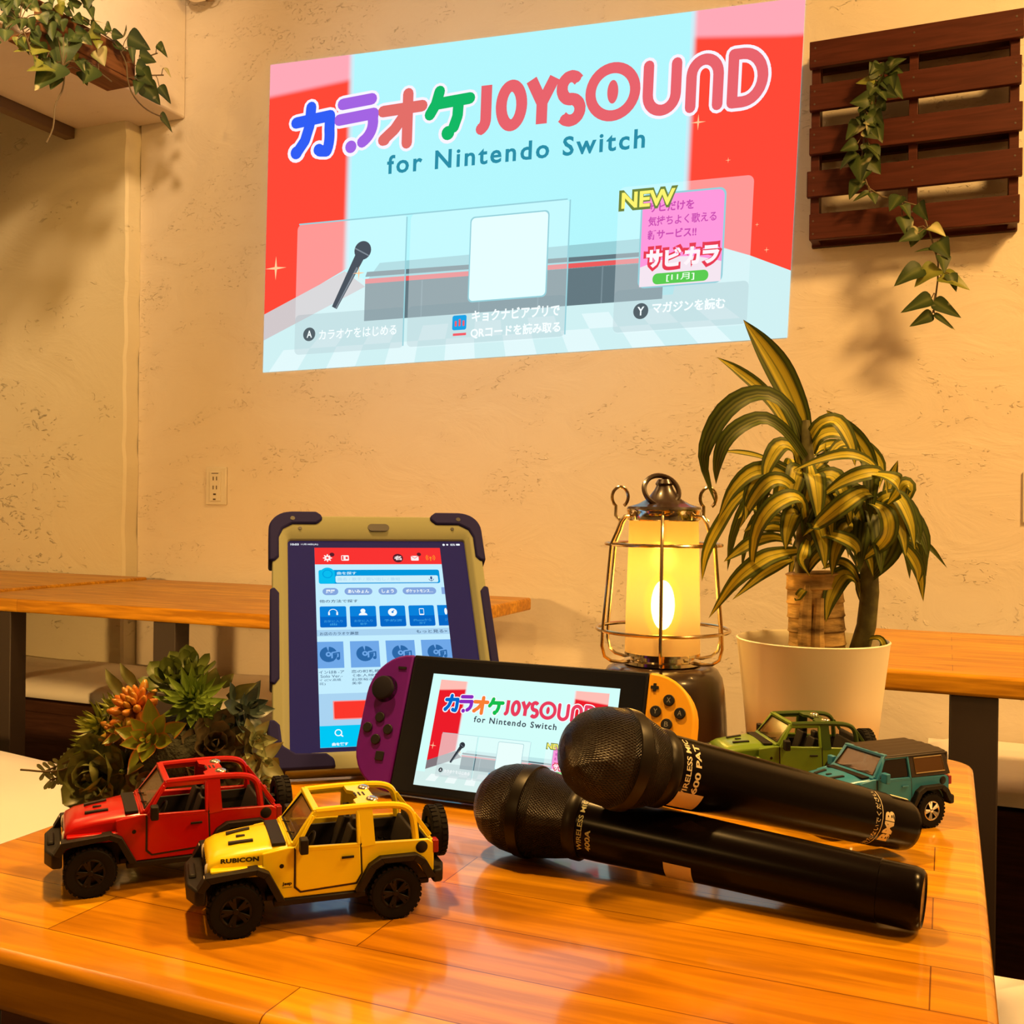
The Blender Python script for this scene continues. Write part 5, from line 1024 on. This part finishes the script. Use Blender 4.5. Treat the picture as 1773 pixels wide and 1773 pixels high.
    st = MB().box2((-1.42, -.55, .60), (-.95, .55, .85)); st.bar((-1.36, 0, .84), (-1.50, 0, 1.30), 1.0, .13, (1, 0, 0)); B(st, 'rear_seat', K['dark'], t, .03)
    sw = MB(); sw.tube([Vector((.22, .36, 1.22))+Matrix.Rotation(R_(65), 3, 'Y') @ Vector((.17*math.cos(2*PI*k/20), .17*math.sin(2*PI*k/20), 0)) for k in range(20)], .022, 6, closed=True); B(sw, 'steering_wheel', K['dark'], t, 0)
    # --- windscreen
    wf = MB()
    for sd in (1, -1): wf.bar((.53, sd*.70, 1.30), (.17, sd*.645, 1.80), .10, .09, (1, 0, 0))
    wf.bar((.17, -.69, 1.79), (.17, .69, 1.79), .11, .10, (0, 0, 1)); wf.bar((.53, -.74, 1.33), (.53, .74, 1.33), .10, .07, (0, 0, 1)); B(wf, 'windscreen_frame', paint, t, .015)
    g = MB(); g.add([(.525, -.66, 1.36), (.525, .66, 1.36), (.20, .61, 1.76), (.20, -.61, 1.76), (.505, -.66, 1.36), (.505, .66, 1.36), (.18, .61, 1.76), (.18, -.61, 1.76)], [(0, 1, 2, 3), (7, 6, 5, 4), (0, 4, 5, 1), (1, 5, 6, 2), (2, 6, 7, 3), (3, 7, 4, 0)]); B(g, 'windscreen', K['glass'], t, 0)
    fr = MB()
    for a, b in (((.535, -.66, 1.36), (.535, .66, 1.36)), ((.21, -.61, 1.765), (.21, .61, 1.765)), ((.535, -.66, 1.36), (.21, -.61, 1.765)), ((.535, .66, 1.36), (.21, .61, 1.765))): fr.bar(a, b, .035, .03)
    fr.bar((.56, .15, 1.36), (.50, .50, 1.44), .02, .02); fr.bar((.56, -.45, 1.36), (.50, -.10, 1.44), .02, .02); B(fr, 'window_rubber', K['black'], t, 0)
    # --- doors
    for sd in (1, -1):
        yo = lambda z: sd*(tumble(z)+.002)
        P = [(.50, 1.27), (-.52, 1.24), (-.54, .78), (-.46, .64), (.42, .60), (.50, .68)]
        big = [(.53, 1.29), (-.55, 1.26), (-.57, .77), (-.48, .61), (.43, .57), (.53, .66)]
        if sd < 0: P, big = P[::-1], big[::-1]
        d = MB(); d.prism(P, lambda x, z: (x, yo(z)-sd*.02, z), lambda x, z: (x, yo(z)+sd*.022, z))
        top = lambda z: sd*(.80-.04*max(0, z-1.0)-.20*max(0, z-1.25))
        for a, b in (((.50, 1.26), (.22, 1.745)), ((.24, 1.745), (-.52, 1.745)), ((-.50, 1.76), (-.50, 1.24)), ((.47, 1.255), (-.52, 1.235))): d.bar((a[0], top(a[1])*1.0, a[1]), (b[0], top(b[1]), b[1]), .055, .075, (0, 1, 0) if abs(a[1]-b[1]) > .3 else (0, 0, 1))
        dr = B(d, 'door', paint, t, .014)
        q = MB(); q.prism(big, lambda x, z: (x, yo(z)-sd*.02, z), lambda x, z: (x, yo(z)+sd*.004, z)); B(q, 'door_gap_plate', K['print'], dr, 0)  # black plate whose colour stands for the shaded gap around the door
        hd = MB().box2((-.42, sd*.83, 1.05), (-.22, sd*.85, 1.09)); B(hd, 'door_handle', K['black'] if not hard else paint, dr, .008)
        if hard:
            gl = MB(); gl.add([(.42, top(1.3), 1.29), (.22, top(1.7), 1.70), (-.46, top(1.7), 1.70), (-.46, top(1.3), 1.29)], [(0, 1, 2, 3)]); B(gl, 'door_window', mat('dark_window', (.012, .006, .005), .15), dr, 0)
        m = MB().box((.40, sd*.95, 1.36), (.13, .20, .24)); m.bar((.42, sd*.80, 1.28), (.40, sd*.92, 1.32), .05, .05); B(m, 'mirror', K['black'] if not hard else paint, dr, .04, seg=3)
    # --- roof
    if not hard:
        rc = MB()
        for sd in (1, -1):
            P = catmull([(.17, sd*.645, 1.80), (-.30, sd*.655, 1.81), (-.80, sd*.66, 1.81), (-1.18, sd*.665, 1.78), (-1.36, sd*.67, 1.69), (-1.43, sd*.68, 1.52), (-1.47, sd*.70, 1.20)], 24); rc.tube(P, .058, 8)
            rc.bar((-.66, sd*.765, 1.20), (-.62, sd*.665, 1.80), .07, .23, (1, 0, 0)); rc.bar((.17, sd*.645, 1.78), (-.66, sd*.66, 1.79), .07, .05)
        for x0_, x1_ in ((-.50, -.86),):
            rc.prism([(x0_, -.62), (x0_+.0, -.30), (x0_-.09, -.20), (x0_-.09, .20), (x0_, .30), (x0_, .62), (x1_, .62), (x1_, -.62)], lambda x, y: (x, y, 1.775), lambda x, y: (x, y, 1.835))
        rc.bar((-1.30, -.66, 1.745), (-1.30, .66, 1.745), .09, .06) if False else None
        B(rc, 'roll_cage', cage, t, .0)
        sp = MB()
        for sd in (1, -1): sp.ball((-.80, sd*.36, 1.84), (.10, .13, .045), 16, 8)
        B(sp, 'roof_speakers', K['silver'], t, 0)
        sv = MB()
        for k in range(3): sv.box2((-.60-.07*k, -.10, 1.83), (-.57-.07*k, .10, 1.842))
        B(sv, 'roof_slots', K['dark'], t, 0)
        for sd in (1, -1):
            bb = MB().bar((-1.44, sd*.66, 1.62), (-1.72, sd*.66, 1.24), .06, .07); B(bb, 'rear_strut', cage, t, .01)
        rb = MB().box2((-1.60, -.45, 1.10), (-1.48, .45, 1.46)); B(rb, 'rear_rest', K['dark'], t, .05)
    else:
        hm = mat('toy_hardtop', (.030, .017, .011), .55)
        r = MB(); zt = lambda y: 1.845-.03*(abs(y)/.7)**2
        ys = [-.70, -.60, -.50, -.48, -.36, -.34, -.22, -.20, -.07, -.05, .05, .07, .20, .22, .34, .36, .48, .50, .60, .70]
        rows = []
        for x in (.20, -1.72):
            rows.append([(x, y, zt(y)+(.014 if (i//2) % 2 == 0 else 0)) for i, y in enumerate(ys)])
        n = len(ys); vs = rows[0]+rows[1]+[(x, y, 1.76) for x in (.20, -1.72) for y in (-.70, .70)]
        fs = [(i, i+1, n+i+1, n+i) for i in range(n-1)]+[(2*n, 2*n+1, 2*n+3, 2*n+2)][::-1]+[tuple(range(n))[::-1]+(2*n, 2*n+1), tuple(range(n, 2*n))+(2*n+3, 2*n+2), (0, n, 2*n+2, 2*n), (n-1, 2*n+1, 2*n+3, 2*n-1)]
        r.add(vs, fs)
        for sd in (1, -1):
            P = [(-.55, 1.24), (-.50, 1.79), (-1.70, 1.79), (-1.80, 1.24)]
            f0 = lambda x, z: (x, sd*(.80-.20*max(0, z-1.25)-.05), z); f1 = lambda x, z: (x, sd*(.80-.20*max(0, z-1.25)), z)
            r.prism(P if sd > 0 else P[::-1], f0, f1)
        r.box2((-1.78, -.72, 1.22), (-1.70, .72, 1.78)); B(r, 'hardtop', hm, t, .025)
        for sd in (1, -1):
            f1 = lambda x, z: Vector((x, sd*(.80-.20*max(0, z-1.25)+.006), z)); q = [(-.70, 1.34), (-.68, 1.70), (-1.56, 1.70), (-1.62, 1.34)]
            g = MB().add([f1(*p) for p in q], [(0, 1, 2, 3)]); B(g, 'rear_side_window', mat('amber_window', (.10, .045, .012), .14), t, 0)
            e = MB().tube([f1(*p) for p in q], .014, 6, closed=True); B(e, 'window_trim', mat('window_trim', (.45, .33, .16), .3), t, 0)
    # --- flares, bumpers
    for sd in (1, -1):
        for inner, outer in (([(1.90, .76), (1.80, .90), (1.14, .97), (1.00, .90), (.80, .52)], [(2.00, .80), (1.88, 1.00), (1.10, 1.055), (.92, .97), (.68, .52)]),
                             ([(-.56, .52), (-.76, .86), (-.90, .94), (-1.38, .94), (-1.50, .84), (-1.62, .62)], [(-.44, .52), (-.66, .92), (-.84, 1.03), (-1.44, 1.03), (-1.60, .92), (-1.76, .64)])):
            m = MB(); nn = len(inner)
            for k in range(nn-1):
                q = [outer[k], outer[k+1], inner[k+1], inner[k]]
                vs = [(x, sd*.70, z) for x, z in q]+[(x, sd*(.955 if 0 < k+i < nn else .93), z-(.0 if j < 2 else 0)) for j, ((x, z), i) in enumerate(zip(q, (0, 1, 1, 0)))]
                fs = [(0, 1, 2, 3), (7, 6, 5, 4), (0, 4, 5, 1), (2, 6, 7, 3), (1, 5, 6, 2), (3, 7, 4, 0)]; m.add(vs, fs if sd < 0 else [x[::-1] for x in fs])
            B(m, 'fender_flare', K['black'], t, .008)
        ln = MB().box2((1.70, sd*.74, .93), (1.90, sd*.88, .985)); B(ln, 'turn_lamp', K['lamp'], t, .01)
        tl = MB().box2((-1.84, sd*.62, .98), (-1.74, sd*.80, 1.19)); B(tl, 'tail_light', K['red'], t, .015)
        if light_lines: pass
    fc = MB(); fc.lathe([(0, .012), (.085, .010), (.10, 0)], 24, Matrix.Rotation(R_(-90), 3, 'X'), (-1.55, .802, 1.10)); B(fc, 'fuel_cap', K['black'], t, 0)
    bp = MB().prism([(1.86, -.86), (2.02, -.84), (2.14, -.50), (2.14, .50), (2.02, .84), (1.86, .86)], lambda x, y: (x, y, .54), lambda x, y: (x, y, .80)); bp.box2((1.98, -.30, .78), (2.10, .30, .86)); B(bp, 'front_bumper', K['black'], t, .05, seg=3)
    rbp = MB().prism([(-1.74, -.86), (-1.74, .86), (-1.90, .84), (-2.0, .50), (-2.0, -.50), (-1.90, -.84)], lambda x, y: (x, y, .50), lambda x, y: (x, y, .72)); B(rbp, 'rear_bumper', K['black'], t, .04, seg=3)
    # --- wheels
    def wheel(name, c, Mr):
        w = MB(); w.lathe([(.24, -.13), (.30, -.145), (.385, -.14), (.415, -.11), (.42, -.05), (.42, .05), (.415, .11), (.385, .14), (.30, .145), (.24, .13)], 40, Mr, c)
        for k in range(28):
            a = 2*PI*k/28; 
            for side in (-1, 1): w.box(Vector(c)+Mr @ Vector((.418*math.cos(a+side*.05), .418*math.sin(a+side*.05), side*.075)), (.03, .055, .10), Mr @ Matrix.Rotation(a, 3, 'Z'))
        o = B(w, name, K['tyre'], t, 0)
        r = MB(); r.lathe([(0, .09), (.05, .095), (.06, .06), (.20, .05), (.215, .12), (.24, .135), (.25, .12), (.25, -.1), (0, -.1)], 32, Mr, c); ro = B(r, 'wheel_rim', rims if rims is not K['silver'] else K['rim'], o, 0)
        sp = MB()
        for k in range(5):
            a = 2*PI*k/5
            for da in (-.17, .17): sp.bar(Vector(c)+Mr @ Vector((.04*math.cos(a), .04*math.sin(a), .10)), Vector(c)+Mr @ Vector((.225*math.cos(a+da), .225*math.sin(a+da), .125)), .055, .05, Mr @ Vector((0, 0, 1)))
        sp.lathe([(.205, .125), (.23, .14), (.245, .13), (.235, .10)], 32, Mr, c); sp.lathe([(0, .14), (.045, .135), (.055, .10)], 16, Mr, c); B(sp, 'spokes', rims, o, .006)
    for x in (FX, RX):
        for sd in (1, -1): wheel('wheel', (x, sd*.78, TR+.002), Matrix.Rotation(R_(-90*sd), 3, 'X'))
    wheel('spare_wheel', (-1.99, 0, 1.10), Matrix.Rotation(R_(-90), 3, 'Y'))
    cr = MB().box2((-1.90, -.10, 1.0), (-1.75, .10, 1.2)); B(cr, 'spare_carrier', K['black'], t, .01)
    if lettering:
        A = Art(lambda u, v, z: (u, (.73-.02)*(1-.13*max(0, (u-.6)/1.25))+.022, v), body)
        A.text('h', 'RUBICON', 1.64, 1.105, 1.06, 1.18, 0, .05, 1.05); A.layers['h'].build('hood_lettering', K['print'], body, scale=s, smooth=0)
        A = Art(lambda u, v, z: (u, .804, v), body); A.text('h', 'Jeep', .71, .70, .56, .765, 0, .05); A.rect('h', .71, .672, .56, .68, 0); A.layers['h'].build('side_lettering', K['print'], body, scale=s, smooth=0)
    hb = MB().lathe([(0, .01), (.03, .008), (.035, 0)], 16, Matrix.Rotation(R_(-90), 3, 'X'), (.72, .80, 1.02)); B(hb, 'side_badge', K['black'], body, 0)
    return t
paint = lambda n, c: mat(n, c, .3, spec=.4, coat=.2)
toy_car('yellow open-top toy off-road car with lettering on its hood, nearest the camera', (-.3144, .476), R_(-137.4), .0328, paint('yellow_paint', (.92, .70, .010)))
toy_car('red open-top toy off-road car at the left, in front of the succulents', (-.4263, .4871), R_(-132.6), .0327, paint('red_paint', (.46, .004, .003)), lettering=False)
toy_car('green open-top toy off-road car in front of the plant pot, behind the microphones', (-.1124, .826), R_(-151.3), .0316, paint('green_paint', (.16, .27, .025)), cage=paint('dark_green_paint', (.05, .09, .015)), lettering=False)
toy_car('blue toy off-road car with black hardtop and silver wheels, beside the green one', (-.0475, .7680), R_(-134.2), .0286, paint('blue_paint', (.035, .23, .42)), hard=True, rims=CARM['silver'], lettering=False)
